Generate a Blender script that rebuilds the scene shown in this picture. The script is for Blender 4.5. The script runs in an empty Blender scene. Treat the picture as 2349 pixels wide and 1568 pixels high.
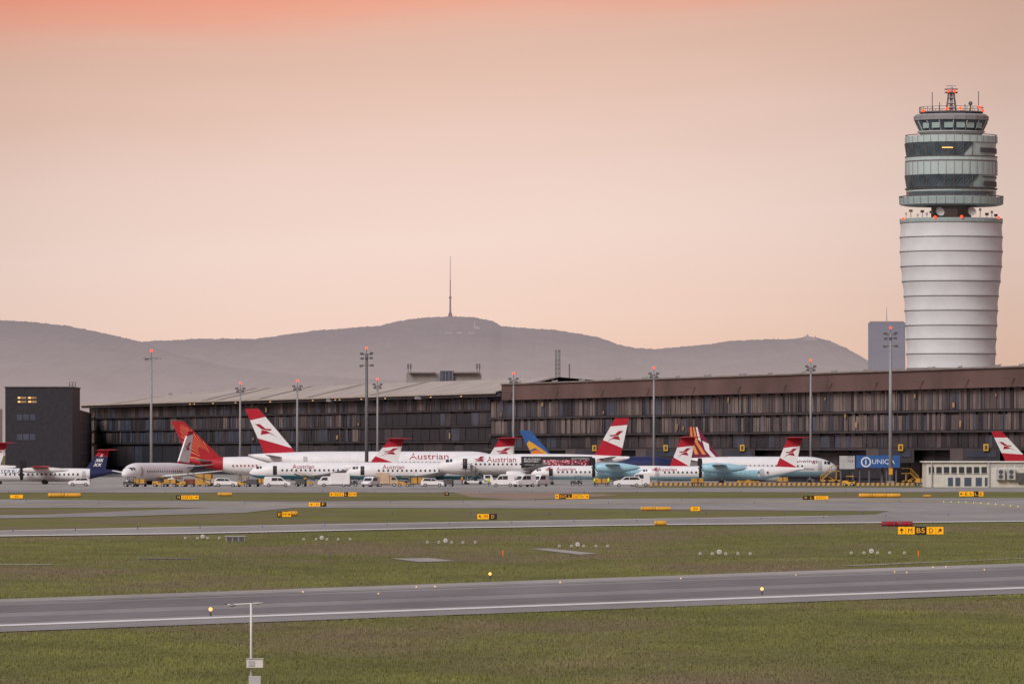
import bpy, math, random
import numpy as np
from mathutils import Vector, noise as mn
R=math.radians; pi=math.pi
random.seed(7); rng=np.random.default_rng(7)
SC=bpy.context.scene; C=SC.collection
SC.view_settings.view_transform='Standard'; SC.view_settings.look='None'; SC.view_settings.exposure=0
F=15600.; YH=1035.; H=6.417; CX=1174.5
def GD(py): return F*H/(py-YH)
def GX(px,D): return (px-CX)/F*D
def G(px,py): D=GD(py); return Vector((GX(px,D),D,0))
def PT(px,py,D): return Vector((GX(px,D),D,H+(YH-py)/F*D))
def lin(c):
    return tuple(((x/255)/12.92 if x/255<=.04045 else ((x/255+.055)/1.055)**2.4) for x in c)
# ---------------------------------------------------------------- materials
def mat(name,rgb,rough=.7,metal=0,emit=0,var=.1,scale=1.,spec=.25,lino=False):
    c=rgb if lino else lin(rgb)
    m=bpy.data.materials.new(name); m.use_nodes=True; nt=m.node_tree; b=nt.nodes['Principled BSDF']
    b.inputs['Roughness'].default_value=rough; b.inputs['Metallic'].default_value=metal
    b.inputs['Specular IOR Level'].default_value=spec
    if var>0:
        tc=nt.nodes.new('ShaderNodeTexCoord'); no=nt.nodes.new('ShaderNodeTexNoise'); no.inputs['Scale'].default_value=scale; no.inputs['Detail'].default_value=4
        rp=nt.nodes.new('ShaderNodeValToRGB'); e=rp.color_ramp.elements
        e[0].position=.3; e[1].position=.7
        e[0].color=(*[x*(1-var) for x in c],1); e[1].color=(*[min(1,x*(1+var)) for x in c],1)
        nt.links.new(tc.outputs['Object'],no.inputs['Vector']); nt.links.new(no.outputs['Fac'],rp.inputs['Fac']); nt.links.new(rp.outputs['Color'],b.inputs['Base Color'])
    else: b.inputs['Base Color'].default_value=(*c,1)
    if emit: b.inputs['Emission Color'].default_value=(*c,1); b.inputs['Emission Strength'].default_value=emit
    return m
M={}
def D_(k,*a,**kw): M[k]=mat(k,*a,**kw)
D_('white',(218,217,220),rough=.4,var=.05,scale=.6); D_('offwhite',(206,204,203),rough=.5); D_('lgrey',(172,171,172)); D_('grey',(132,131,133)); D_('dgrey',(82,80,84)); D_('black',(42,40,44),rough=.5)
D_('glass',(50,54,62),rough=.2,spec=.5,var=.1); D_('tyre',(38,38,40),rough=.9); D_('red',(168,30,48),rough=.5,var=.08); D_('dred',(150,30,48),rough=.5); D_('tred',(158,34,44),rough=.5)
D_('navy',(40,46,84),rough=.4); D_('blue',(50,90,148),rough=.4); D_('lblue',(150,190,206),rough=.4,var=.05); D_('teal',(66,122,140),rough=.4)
D_('yellow',(208,154,52),rough=.5); D_('dyellow',(182,138,64),rough=.7,var=.25,scale=.8); D_('orange',(226,120,40)); D_('ochre',(214,132,70)); D_('gold',(216,134,84)); D_('burg',(112,34,62)); D_('hivis',(214,226,50)); D_('beige',(184,160,136)); D_('rust',(134,68,50))
D_('signY',(250,180,20),rough=.5,var=0,emit=.12); D_('gateY',(216,166,50),rough=.6,var=0); D_('redlamp',(255,60,30),var=0,emit=3.0); D_('warm',(255,205,120),var=0,emit=.7); D_('dimwarm',(146,120,92),var=.5,scale=.6,emit=.06); D_('amber',(255,150,70),var=0,emit=4); D_('cool',(225,240,235),var=0,emit=.7); D_('bluelamp',(60,80,180),var=0,emit=.3); D_('greenlamp',(190,220,120),var=0,emit=.9)
D_('hair',(50,36,28)); D_('cloth2',(120,110,105)); D_('steel',(138,137,141),rough=.5,metal=.1); D_('dsteel',(98,95,99),rough=.5)
D_('fac1',(90,81,82),rough=.6,var=.2,scale=.25,spec=.1); D_('fac2',(70,65,69),rough=.6,var=.2,scale=.3,spec=.1); D_('fac3',(54,52,58),rough=.6,var=.15,spec=.1); D_('fac4',(116,104,102),rough=.7,var=.2,scale=.3,spec=.1); D_('fac5',(72,75,88),rough=.5,var=.3,scale=.2,spec=.1)
D_('fascia',(100,80,78),rough=.8,var=.22,scale=.08,spec=.1); D_('roof',(170,160,153),rough=.8,var=.14,scale=.15); D_('roofd',(128,118,114),rough=.8,var=.2,scale=.2)
D_('fabric',(194,195,199),rough=.75,var=.06,scale=.2); D_('towteal',(142,158,158),rough=.4,var=.08,scale=.4); D_('towlight',(166,180,180),rough=.4,var=.05); D_('towglass',(68,78,85),rough=.25,spec=.3,var=.4,scale=.3)
D_('plaster',(198,194,188),rough=.8,var=.08,scale=1.2); D_('conc',(134,130,128),rough=.9,var=.15,scale=.3)
D_('win',(74,86,104),rough=.3)
def dots():
    m=bpy.data.materials.new('dots'); m.use_nodes=True; t=m.node_tree; b=t.nodes['Principled BSDF']; b.inputs['Roughness'].default_value=.5
    tc=t.nodes.new('ShaderNodeTexCoord'); v=t.nodes.new('ShaderNodeTexVoronoi'); v.inputs['Scale'].default_value=2.4; n=t.nodes.new('ShaderNodeTexNoise'); n.inputs['Scale'].default_value=.5
    r=t.nodes.new('ShaderNodeValToRGB'); e=r.color_ramp.elements; e[0].position=.22; e[0].color=(.85,.5,.5,1); e[1].position=.66; e[1].color=(.10,.012,.03,1); q=e.new(.42); q.color=(.40,.05,.09,1)
    mx=t.nodes.new('ShaderNodeMix'); mx.data_type='RGBA'; mx.inputs[7].default_value=(.03,.02,.035,1); mr=t.nodes.new('ShaderNodeMapRange'); mr.inputs[1].default_value=.54; mr.inputs[2].default_value=.66
    k=t.links.new; k(tc.outputs['Object'],v.inputs['Vector']); k(tc.outputs['Object'],n.inputs['Vector']); k(v.outputs['Distance'],r.inputs[0]); k(n.outputs['Fac'],mr.inputs[0]); k(mr.outputs[0],mx.inputs[0]); k(r.outputs[0],mx.inputs[6]); k(mx.outputs[2],b.inputs['Base Color']); M['dots']=m
dots()
def haze(name,top,bot,z0,z1,em,sc=.014,lo=.95,hi=1.04):  # aerial haze painted in: emission plus dim base colour, graded by height
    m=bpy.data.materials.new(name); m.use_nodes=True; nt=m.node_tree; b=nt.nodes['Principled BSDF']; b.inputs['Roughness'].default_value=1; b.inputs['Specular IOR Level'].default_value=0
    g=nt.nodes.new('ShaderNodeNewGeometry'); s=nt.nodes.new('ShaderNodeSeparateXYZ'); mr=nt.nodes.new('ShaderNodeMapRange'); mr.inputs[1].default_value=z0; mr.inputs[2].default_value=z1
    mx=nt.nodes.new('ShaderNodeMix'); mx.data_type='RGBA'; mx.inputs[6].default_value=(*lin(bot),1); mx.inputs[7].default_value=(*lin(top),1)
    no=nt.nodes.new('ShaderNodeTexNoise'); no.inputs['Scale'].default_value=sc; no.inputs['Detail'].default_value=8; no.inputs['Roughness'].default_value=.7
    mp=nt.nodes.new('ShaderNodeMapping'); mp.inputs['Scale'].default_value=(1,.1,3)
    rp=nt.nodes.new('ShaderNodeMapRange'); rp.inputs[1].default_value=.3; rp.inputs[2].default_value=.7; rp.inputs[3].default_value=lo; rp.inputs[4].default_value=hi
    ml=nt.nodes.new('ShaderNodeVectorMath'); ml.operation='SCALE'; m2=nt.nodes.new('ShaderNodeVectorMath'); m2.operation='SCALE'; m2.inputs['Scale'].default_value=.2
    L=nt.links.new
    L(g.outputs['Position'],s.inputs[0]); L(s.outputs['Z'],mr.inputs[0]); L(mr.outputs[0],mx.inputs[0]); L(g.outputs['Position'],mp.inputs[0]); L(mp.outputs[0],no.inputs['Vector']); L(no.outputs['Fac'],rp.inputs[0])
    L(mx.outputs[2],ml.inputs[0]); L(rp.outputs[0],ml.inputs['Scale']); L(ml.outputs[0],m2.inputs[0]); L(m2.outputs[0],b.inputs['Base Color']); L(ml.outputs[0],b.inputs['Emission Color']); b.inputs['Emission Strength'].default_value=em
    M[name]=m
haze('hill',(150,137,139),(182,166,162),40,330,.8); haze('hill2',(144,132,135),(176,160,157),30,280,.8); haze('hazebld',(126,122,134),(148,140,146),0,150,.78,.02); haze('hazelight',(163,149,150),(163,149,150),0,150,.82); haze('hazedark',(134,119,124),(144,130,133),0,300,.78)  # hill and skyline tints have the distance haze built into their glow
# ---------------------------------------------------------------- mesh builder
class MB:
    def __init__(s): s.v=[];s.f=[];s.m=[]
    def add(s,vs,fs,mi=0):
        o=len(s.v); s.v+= [tuple(v) for v in vs]; s.f+=[tuple(i+o for i in f) for f in fs]; s.m+=[mi]*len(fs); return s
    def box(s,cx,cy,cz,sx,sy,sz,mi=0,rz=0):
        c,n=math.cos(rz),math.sin(rz); vs=[]
        for z in (-.5,.5):
            for x,y in ((-.5,-.5),(.5,-.5),(.5,.5),(-.5,.5)):
                X,Y=x*sx,y*sy; vs.append((cx+X*c-Y*n,cy+X*n+Y*c,cz+z*sz))
        return s.add(vs,[(0,3,2,1),(4,5,6,7),(0,1,5,4),(1,2,6,5),(2,3,7,6),(3,0,4,7)],mi)
    def cyl(s,p0,p1,r0,r1=None,n=8,mi=0):
        r1=r0 if r1 is None else r1; p0=Vector(p0);p1=Vector(p1); d=(p1-p0).normalized()
        a=d.orthogonal().normalized(); b=d.cross(a); vs=[]
        for p,r in ((p0,r0),(p1,r1)):
            for i in range(n): t=2*pi*(i+.5)/n; vs.append(p+a*(r*math.cos(t))+b*(r*math.sin(t)))
        fs=[(i,(i+1)%n,n+(i+1)%n,n+i) for i in range(n)]+[tuple(range(n))[::-1],tuple(range(n,2*n))]
        return s.add(vs,fs,mi)
    def prism(s,poly,y0,y1,mi=0):
        n=len(poly); vs=[(x,y0,z) for x,z in poly]+[(x,y1,z) for x,z in poly]
        return s.add(vs,[tuple(range(n)),tuple(range(n,2*n))[::-1]]+[(i,n+i,n+(i+1)%n,(i+1)%n) for i in range(n)],mi)
    def lathe(s,prof,n=32,cx=0,cy=0,mi=0,a0=None,a1=None,axis='z'):
        full=a0 is None; a0=0 if full else a0; a1=2*pi if full else a1; k=n if full else n+1
        vs=[]
        for r,z in prof:
            for i in range(k):
                a=a0+(a1-a0)*i/n
                vs.append((cx+r*math.sin(a),cy-r*math.cos(a),z) if axis=='z' else (z,cx+r*math.sin(a),cy-r*math.cos(a)))
        fs=[]
        for j in range(len(prof)-1):
            for i in range(n if full else n):
                i2=(i+1)%k if full else i+1
                fs.append((j*k+i,j*k+i2,(j+1)*k+i2,(j+1)*k+i))
        return s.add(vs,fs,mi)
    def sph(s,c,r,n=10,mi=0,sz=1):
        return s.lathe([(max(1e-4,r*math.sin(pi*j/6)),c[2]-r*sz*math.cos(pi*j/6)) for j in range(7)],n,c[0],c[1],mi)
    def build(s,name,mats,parent=None,smooth=False,world=False,loc=None,bevel=0):
        me=bpy.data.meshes.new(name); v=s.v
        if world and parent: q=parent.location; v=[(a-q.x,b-q.y,c-q.z) for a,b,c in v]
        me.from_pydata(v,[],s.f)
        for m in (mats if isinstance(mats,(list,tuple)) else [mats]): me.materials.append(M[m] if isinstance(m,str) else m)
        me.polygons.foreach_set('material_index',s.m)
        if smooth: me.polygons.foreach_set('use_smooth',[True]*len(s.f))
        o=bpy.data.objects.new(name,me); C.objects.link(o)
        if parent: o.parent=parent
        if loc is not None: o.location=loc
        if bevel:
            b=o.modifiers.new('b','BEVEL'); b.width=bevel; b.segments=2; b.limit_method='ANGLE'
        return o
def tag(o,label,cat,group=None):
    o['label']=label; o['category']=cat
    if group: o['group']=group
    return o
def thing(name,label,cat,loc=(0,0,0),rz=0,group=None):
    o=bpy.data.objects.new(name,None); C.objects.link(o); o.location=loc; o.rotation_euler=(0,0,rz); o.empty_display_size=.5
    return tag(o,label,cat,group)
def struct(o): o['kind']='structure'; return o
# ---------------------------------------------------------------- text
STR=['Austrian','SERBIA','UNIQA','germanwings','Lufthansa','BUILDING','BRIDGES','EUROVISION','EXIT2','L','M','F','E','D','B5','EXIT24','K','EXIT','F37','F33','VIENNA 2015','30']
TXT={}
tmp=[]
for s_ in STR:
    cu=bpy.data.curves.new('t','FONT'); cu.body=s_; cu.resolution_u=2; o=bpy.data.objects.new('t',cu); C.objects.link(o); tmp.append((s_,o))
dg=bpy.context.evaluated_depsgraph_get()
for s_,o in tmp:
    me=bpy.data.meshes.new_from_object(o.evaluated_get(dg)); v=np.array([tuple(q.co) for q in me.vertices]); lo,hi=v.min(0),v.max(0)
    TXT[s_]=([((a[0]-lo[0])/(hi[0]-lo[0]),(a[1]-lo[1])/(hi[1]-lo[1])) for a in v],[tuple(p.vertices) for p in me.polygons]); bpy.data.meshes.remove(me)
for s_,o in tmp: cu=o.data; bpy.data.objects.remove(o); bpy.data.curves.remove(cu)
def put_text(s_,m,parent,x0,x1,z0,z1,yf,name='lettering'):
    vs,fs=TXT[s_]; mb=MB(); out=[]
    for u,w in vs:
        x=x0+(x1-x0)*u; z=z0+(z1-z0)*w; out.append((x,yf(x,z),z))
    mb.add(out,fs); return mb.build(name,m,parent)
# ---------------------------------------------------------------- world, sun, camera
W=bpy.data.worlds.new('World'); SC.world=W; W.use_nodes=True; nt=W.node_tree; nt.nodes.clear(); L=nt.links.new
def N(t,**k):
    n=nt.nodes.new(t)
    for a,b in k.items(): setattr(n,a,b)
    return n
def mth(op,a,b=None,cl=False):
    n=N('ShaderNodeMath',operation=op,use_clamp=cl)
    for i,q in enumerate((a,b)):
        if q is None: continue
        if isinstance(q,(int,float)): n.inputs[i].default_value=q
        else: L(q,n.inputs[i])
    return n.outputs[0]
tc=N('ShaderNodeTexCoord'); sx=N('ShaderNodeSeparateXYZ'); L(tc.outputs['Generated'],sx.inputs[0])
mp=N('ShaderNodeMapping'); mp.inputs['Scale'].default_value=(18,18,110); L(tc.outputs['Generated'],mp.inputs[0])
no=N('ShaderNodeTexNoise'); no.inputs['Scale'].default_value=1.; no.inputs['Detail'].default_value=4; L(mp.outputs[0],no.inputs['Vector'])
wob=mth('MULTIPLY',mth('SUBTRACT',no.outputs['Fac'],.5),.007)
xc=mth('MINIMUM',mth('MAXIMUM',sx.outputs['X'],-.12),.12)
zz=mth('SUBTRACT',mth('ADD',sx.outputs['Z'],wob),mth('MULTIPLY',xc,.06))
rp=N('ShaderNodeValToRGB'); cr=rp.color_ramp
stops=[(.0,(234,192,170)),(.010,(240,202,181)),(.02,(243,211,195)),(.032,(244,217,205)),(.042,(239,210,197)),(.052,(232,197,181)),(.060,(227,188,170)),(.0630,(229,184,164)),(.0665,(237,170,147)),(.072,(240,154,128)),(.1,(222,176,158))]
while len(cr.elements)<len(stops): cr.elements.new(.5)
for e,(p,c) in zip(cr.elements,stops): e.position=p*10; e.color=(*lin(c),1)
L(mth('MULTIPLY',zz,10.,True),rp.inputs[0])
x2=mth('ADD',xc,.012); vg=mth('MAXIMUM',mth('SUBTRACT',1.,mth('MULTIPLY',mth('MULTIPLY',x2,x2),28.)),.8)
sc=N('ShaderNodeVectorMath',operation='SCALE'); L(rp.outputs[0],sc.inputs[0]); L(vg,sc.inputs['Scale'])
bg1=N('ShaderNodeBackground'); L(sc.outputs[0],bg1.inputs[0]); bg1.inputs[1].default_value=1
sk=N('ShaderNodeTexSky',sky_type='NISHITA'); sk.sun_disc=False; sk.sun_elevation=R(34); sk.sun_rotation=R(215)
bg2=N('ShaderNodeBackground'); L(sk.outputs[0],bg2.inputs[0]); bg2.inputs[1].default_value=.15
f=N('ShaderNodeMapRange',interpolation_type='SMOOTHSTEP'); f.inputs[1].default_value=.25; f.inputs[2].default_value=1.0; L(sx.outputs['Z'],f.inputs[0])
mx=N('ShaderNodeMixShader'); L(f.outputs[0],mx.inputs[0]); L(bg1.outputs[0],mx.inputs[1]); L(bg2.outputs[0],mx.inputs[2])
wo=N('ShaderNodeOutputWorld'); L(mx.outputs[0],wo.inputs[0])
sl=bpy.data.lights.new('sun','SUN'); sl.energy=2.6; sl.angle=R(28); sl.color=(1,.98,.92); so=bpy.data.objects.new('sun',sl); C.objects.link(so)
tosun=Vector((math.sin(R(215))*math.cos(R(36)),math.cos(R(215))*math.cos(R(36)),math.sin(R(36)))); so.rotation_euler=tosun.to_track_quat('Z','Y').to_euler()
cd=bpy.data.cameras.new('camera'); cam=bpy.data.objects.new('camera',cd); C.objects.link(cam); cam.location=(0,0,H); cam.rotation_euler=(pi/2,0,0)
cd.sensor_width=36; cd.lens=F*36/2349; cd.shift_y=(YH-784)/2349; cd.clip_start=1; cd.clip_end=90000; SC.camera=cam
# ---------------------------------------------------------------- ground
def groundmat(name,blade=False):
    m=bpy.data.materials.new(name); m.use_nodes=True; t=m.node_tree; b=t.nodes['Principled BSDF']; b.inputs['Roughness'].default_value=.9; b.inputs['Specular IOR Level'].default_value=.05
    k=t.links.new
    g=t.nodes.new('ShaderNodeNewGeometry')
    def noi(scl,sc,det,lo,hi):
        mp=t.nodes.new('ShaderNodeMapping'); mp.inputs['Scale'].default_value=scl; k(g.outputs['Position'],mp.inputs[0])
        n=t.nodes.new('ShaderNodeTexNoise'); n.inputs['Scale'].default_value=sc; n.inputs['Detail'].default_value=det; n.inputs['Roughness'].default_value=.6; k(mp.outputs[0],n.inputs['Vector'])
        r=t.nodes.new('ShaderNodeMapRange'); r.inputs[1].default_value=lo; r.inputs[2].default_value=hi; k(n.outputs['Fac'],r.inputs[0]); return r.outputs[0]
    def mix(f,a,b_):
        x=t.nodes.new('ShaderNodeMix'); x.data_type='RGBA'; k(f,x.inputs[0])
        for i,q in ((6,a),(7,b_)):
            if isinstance(q,tuple): x.inputs[i].default_value=(*q,1)
            else: k(q,x.inputs[i])
        return x.outputs[2]
    big=noi((.6,.35,0),.06,5,.38,.62); med=noi((1,.4,0),.25,5,.42,.7); pat=noi((.7,.22,0),.07,6,.47,.6)
    c=mix(big,(.138,.142,.052),(.178,.182,.060)); c=mix(med,c,(.122,.124,.052)); c=mix(pat,c,(.172,.143,.088))
    if blade:
        a=t.nodes.new('ShaderNodeAttribute'); a.attribute_name='shade'; s=t.nodes.new('ShaderNodeVectorMath'); s.operation='SCALE'; k(c,s.inputs[0]); k(a.outputs['Fac'],s.inputs['Scale']); c=s.outputs[0]
    k(c,b.inputs['Base Color']); M[name]=m
groundmat('grassm'); groundmat('bladem',True)
def asphalt(name,c,var=.16,streak=.5):
    m=bpy.data.materials.new(name); m.use_nodes=True; t=m.node_tree; b=t.nodes['Principled BSDF']; b.inputs['Roughness'].default_value=.9; b.inputs['Specular IOR Level'].default_value=.08; k=t.links.new
    g=t.nodes.new('ShaderNodeNewGeometry'); prev=None
    for scl,s,amp in (((1,.3,0),.05,var),((1,1,0),1.3,var*.5),((.7,.05,0),.5,var*streak)):
        mp=t.nodes.new('ShaderNodeMapping'); mp.inputs['Scale'].default_value=scl; k(g.outputs['Position'],mp.inputs[0]); n=t.nodes.new('ShaderNodeTexNoise'); n.inputs['Scale'].default_value=s; n.inputs['Detail'].default_value=6; k(mp.outputs[0],n.inputs['Vector'])
        r=t.nodes.new('ShaderNodeMapRange'); r.inputs[1].default_value=.3; r.inputs[2].default_value=.7; r.inputs[3].default_value=1-amp; r.inputs[4].default_value=1+amp; k(n.outputs['Fac'],r.inputs[0])
        v=t.nodes.new('ShaderNodeVectorMath'); v.operation='SCALE'; k(r.outputs[0],v.inputs['Scale'])
        if prev is None: v.inputs[0].default_value=lin(c)
        else: k(prev,v.inputs[0])
        prev=v.outputs[0]
    k(prev,b.inputs['Base Color']); M[name]=m
asphalt('asph',(143,141,139)); asphalt('asphrw',(136,134,134)); asphalt('asphdk',(118,116,118)); asphalt('asphlt',(156,153,150)); asphalt('apronm',(151,148,145)); asphalt('paint',(214,213,210),.06); asphalt('ypaint',(190,165,90),.1)
mb=MB(); mb.add([(-30000,-200,0),(30000,-200,0),(30000,45000,0),(-30000,45000,0)],[(0,1,2,3)]); struct(mb.build('ground','grassm'))
import bmesh
def sheet(name,pts,z,m):
    mb=MB(); mb.add([(*G(a,b).xy,z) for a,b in pts],[tuple(range(len(pts)))]); o=mb.build(name,m)
    bm=bmesh.new(); bm.from_mesh(o.data); bmesh.ops.triangulate(bm,faces=bm.faces[:]); bmesh.ops.recalc_face_normals(bm,faces=bm.faces[:])
    for f_ in bm.faces:
        if f_.normal.z<0: f_.normal_flip()
    bm.to_mesh(o.data); bm.free(); return struct(o)
mb=MB(); a_=[G(-1500,1119),G(1440,1119),G(1500,1113.5),G(3600,1113.5)]
mb.add([(p.x,p.y,.02) for p in a_]+[(700,2600,.02),(-900,2600,.02)],[(0,1,2,3,4,5)]); struct(mb.build('apron','apronm'))
sheet('taxiway',[(-1500,1118.5),(3600,1118.5),(3600,1128),(1700,1128.5),(600,1129.5),(-1500,1130)],.03,'asph')
sheet('taxiway',[(-900,1144),(0,1145),(640,1150.5),(1180,1147),(1500,1143),(3200,1140),(3200,1174),(1975,1172),(1300,1166),(600,1164),(-900,1165)],.03,'asph')
sheet('taxiway',[(-900,1202),(-300,1186),(100,1180),(500,1163.8),(680,1164),(560,1176),(250,1185),(0,1189),(-300,1193),(-900,1210)],.04,'asph')
sheet('taxiway',[(-900,1236),(0,1217),(700,1203),(1300,1193),(1900,1183),(2010,1180),(2040,1172.5),(3200,1166),(3200,1190),(2349,1197),(1500,1205),(1000,1213),(450,1225),(0,1231),(-900,1250)],.05,'asph')
for pts in ([(-900,1237.6),(0,1218),(700,1204),(1300,1194),(1900,1184),(1900,1184.6),(1300,1194.6),(700,1204.7),(0,1218.9),(-900,1239)],[(0,1228.8),(450,1222.8),(1000,1211),(1500,1203),(2349,1195),(2349,1196.5),(1500,1204.6),(1000,1212.7),(450,1224.6),(0,1230.6)]):
    sheet('taxiway_marking',pts,.06,'paint')
sheet('taxiway_marking',[(1975,1149),(2150,1149),(2250,1155),(2349,1165),(2349,1166),(2250,1156),(2150,1149.8),(1975,1149.8)],.045,'ypaint')
sheet('taxiway_marking',[(-900,1156),(700,1157.5),(1500,1152),(2100,1147),(2100,1147.6),(1500,1152.7),(700,1158.2),(-900,1156.7)],.045,'ypaint')
sheet('brown_verge',[(1040,1129),(1300,1128.8),(1420,1135),(1330,1141),(1180,1146),(1080,1140)],.02,mat('verge',(138,120,106),rough=.9,var=.2,scale=.1))
U=lambda x:1375-83*x/2349; Lw=lambda x:1450-88*x/2349
def strip(f1,f2,z,m,name='runway',x0=-900,x1=3200):
    sheet(name,[(x0,U(x0)+(Lw(x0)-U(x0))*f1),(x1,U(x1)+(Lw(x1)-U(x1))*f1),(x1,U(x1)+(Lw(x1)-U(x1))*f2),(x0,U(x0)+(Lw(x0)-U(x0))*f2)],z,m)
strip(0,1,.03,'asphrw'); strip(0,.10,.036,'asphlt'); strip(.2,.42,.036,'asphdk'); strip(.55,.72,.036,'asphdk')
strip(.128,.142,.044,'asphlt','runway_marking',130,3200); strip(.79,.84,.044,'paint','runway_marking')
sheet('concrete_pad',[(895,1281),(985,1280),(1045,1287),(960,1289)],.03,'asphlt'); sheet('concrete_pad',[(1215,1259),(1260,1258),(1372,1270),(1330,1272)],.03,'asphlt'); sheet('concrete_pad',[(325,1279),(450,1281),(440,1283),(330,1281)],.03,'asphdk')
sheet('concrete_pad',[(-300,1293),(120,1294.5),(120,1296),(-300,1295)],.03,'asphlt')
sheet('concrete_pad',[(1930,1297.3),(2349,1279.6),(2600,1277),(2600,1278.5),(2349,1281),(1960,1298)],.03,'asphlt')
# grass tufts
def tufts(n,D0,D1,hh,test,nb=4):
    D=rng.uniform(D0,D1,n); px=rng.uniform(-120,2470,n); x=(px-CX)/F*D; y=YH+F*H/D; k=test(px,y)
    D=D[k];x=x[k]; n=len(D); nn=np.repeat(np.arange(n),nb); m=len(nn)
    bx=x[nn]+rng.normal(0,.09,m); by=D[nn]+rng.normal(0,.09,m)
    cl=np.array([mn.noise(Vector((a*.25,b*.12,0))) for a,b in zip(x,D)]); h=hh*(.6+.8*rng.random(m))*(1+.6*cl[nn]); w=h*.12+.012
    an=rng.uniform(-.9,.9,m); dx=np.cos(an)*w; dy=np.sin(an)*w; lx=rng.normal(0,.35,m)*h; ly=rng.normal(0,.3,m)*h
    v=np.empty((m,3,3)); v[:,0]=np.stack([bx-dx,by-dy,np.full(m,-.01)],1); v[:,1]=np.stack([bx+dx,by+dy,np.full(m,-.01)],1); v[:,2]=np.stack([bx+lx,by+ly,h],1)
    sh=np.repeat((.92+.24*rng.random(m))*(1+.28*cl[nn]),3); sh[2::3]*=1.12
    return v.reshape(-1,3),sh
def midtest(px,y):
    top=np.interp(px,[0,450,1000,1500,2349],[1232,1226,1214,1206,1198]); ok=(y>top+.8)&(y<1375-83*px/2349-.6)
    ok&=~((((px-970)/82)**2+((y-1285)/7)**2)<1); ok&=~((abs(px-1292)<85)&(abs(y-(1258+(px-1215)*.085))<5)); return ok
parts=[tufts(60000,186,330,.06,lambda px,y:y>1450-88*px/2349+1,4),tufts(60000,294,600,.075,midtest,3)]
V=np.concatenate([p[0] for p in parts]); S_=np.concatenate([p[1] for p in parts]); n=len(V)
me=bpy.data.meshes.new('grass'); me.vertices.add(n); me.vertices.foreach_set('co',V.ravel()); me.loops.add(n); me.loops.foreach_set('vertex_index',np.arange(n)); me.polygons.add(n//3); me.polygons.foreach_set('loop_start',np.arange(0,n,3)); me.update(calc_edges=True)
at=me.attributes.new('shade','FLOAT','POINT'); at.data.foreach_set('value',S_); me.materials.append(M['bladem'])
go=bpy.data.objects.new('grass',me); C.objects.link(go); tag(go,'rough green and brownish grass beside the runway','grass'); go['kind']='stuff'
# ---------------------------------------------------------------- hills
def hills(prof,D0,D1,m,seed,x0=-900,x1=3300,step=3):
    mb=MB(); xs=list(range(x0,x1,step)); rows=14; k=len(xs)
    px_=[p[0] for p in prof]; py_=[p[1] for p in prof]
    for j in range(rows+1):
        t=j/rows
        for x in xs:
            yr=float(np.interp(x,px_,py_)); D=D0+(D1-D0)*t
            z=(H+(YH-yr)/F*D1)*(t**.75)
            z+= (mn.fractal(Vector((x*.006+seed,t*3,seed)),1,2,5)*4*t*(1-t)*3) + (mn.noise(Vector((x*.09,seed,t*9)))*2.0+1.8*mn.noise(Vector((x*.31,seed,t*5))))*t
            mb.v.append((GX(x,D1),D,z))
    for j in range(rows):
        for i in range(k-1): mb.f.append((j*k+i,j*k+i+1,(j+1)*k+i+1,(j+1)*k+i)); mb.m.append(0)
    mb.v+= [(v[0],v[1]+4000,0) for v in mb.v[rows*k:(rows+1)*k]]
    for i in range(k-1): mb.f.append((rows*k+i,rows*k+i+1,(rows+1)*k+i+1,(rows+1)*k+i)); mb.m.append(0)
    struct(mb.build('hills',m,smooth=True))
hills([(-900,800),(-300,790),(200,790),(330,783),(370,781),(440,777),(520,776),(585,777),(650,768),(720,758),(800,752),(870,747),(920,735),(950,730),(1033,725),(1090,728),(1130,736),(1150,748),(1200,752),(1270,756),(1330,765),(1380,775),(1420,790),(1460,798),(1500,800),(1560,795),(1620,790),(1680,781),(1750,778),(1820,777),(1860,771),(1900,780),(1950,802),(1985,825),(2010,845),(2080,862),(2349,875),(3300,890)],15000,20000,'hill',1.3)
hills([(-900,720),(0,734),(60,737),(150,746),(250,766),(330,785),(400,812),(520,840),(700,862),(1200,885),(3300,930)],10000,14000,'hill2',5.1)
b=PT(1033,726,20000); t=thing('television_tower','slim needle television tower on the summit of the hazy hill','tower',(b.x,19990,b.z-10))
s=20000/F
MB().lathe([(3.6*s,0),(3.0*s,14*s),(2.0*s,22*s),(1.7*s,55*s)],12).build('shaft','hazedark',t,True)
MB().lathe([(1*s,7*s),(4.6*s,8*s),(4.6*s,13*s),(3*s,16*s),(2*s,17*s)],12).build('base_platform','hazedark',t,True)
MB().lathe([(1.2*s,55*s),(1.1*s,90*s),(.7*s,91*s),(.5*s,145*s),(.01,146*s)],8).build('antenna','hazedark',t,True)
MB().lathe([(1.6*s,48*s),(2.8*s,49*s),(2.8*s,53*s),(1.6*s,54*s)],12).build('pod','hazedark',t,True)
def far_build(name,label,cat,px,y0,D,boxes,m,spire=None):
    b=PT(px,y0,D); t=thing(name,label,cat,(b.x,D,b.z)); s=D/F
    for nm,dx,w,h,d in boxes: MB().box(dx*s,0,h*s/2-2*s/2,w*s,d*s,(h+2)*s).build(nm,m,t)
    if spire:
        dx,z,h,r=spire; MB().cyl((dx*s,-2*s,z*s),(dx*s,-2*s,(z+h)*s),r*s,.05,8).build('spire',m,t)
    return t
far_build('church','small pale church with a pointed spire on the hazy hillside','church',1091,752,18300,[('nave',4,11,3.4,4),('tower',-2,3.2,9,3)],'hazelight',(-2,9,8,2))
far_build('hotel','long pale building among the trees below the church','building',1045,763,18000,[('wing',-16,16,1.2,4),('wing',9,12,1.8,4),('wing',36,14,1.2,4)],'hazelight')
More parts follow.
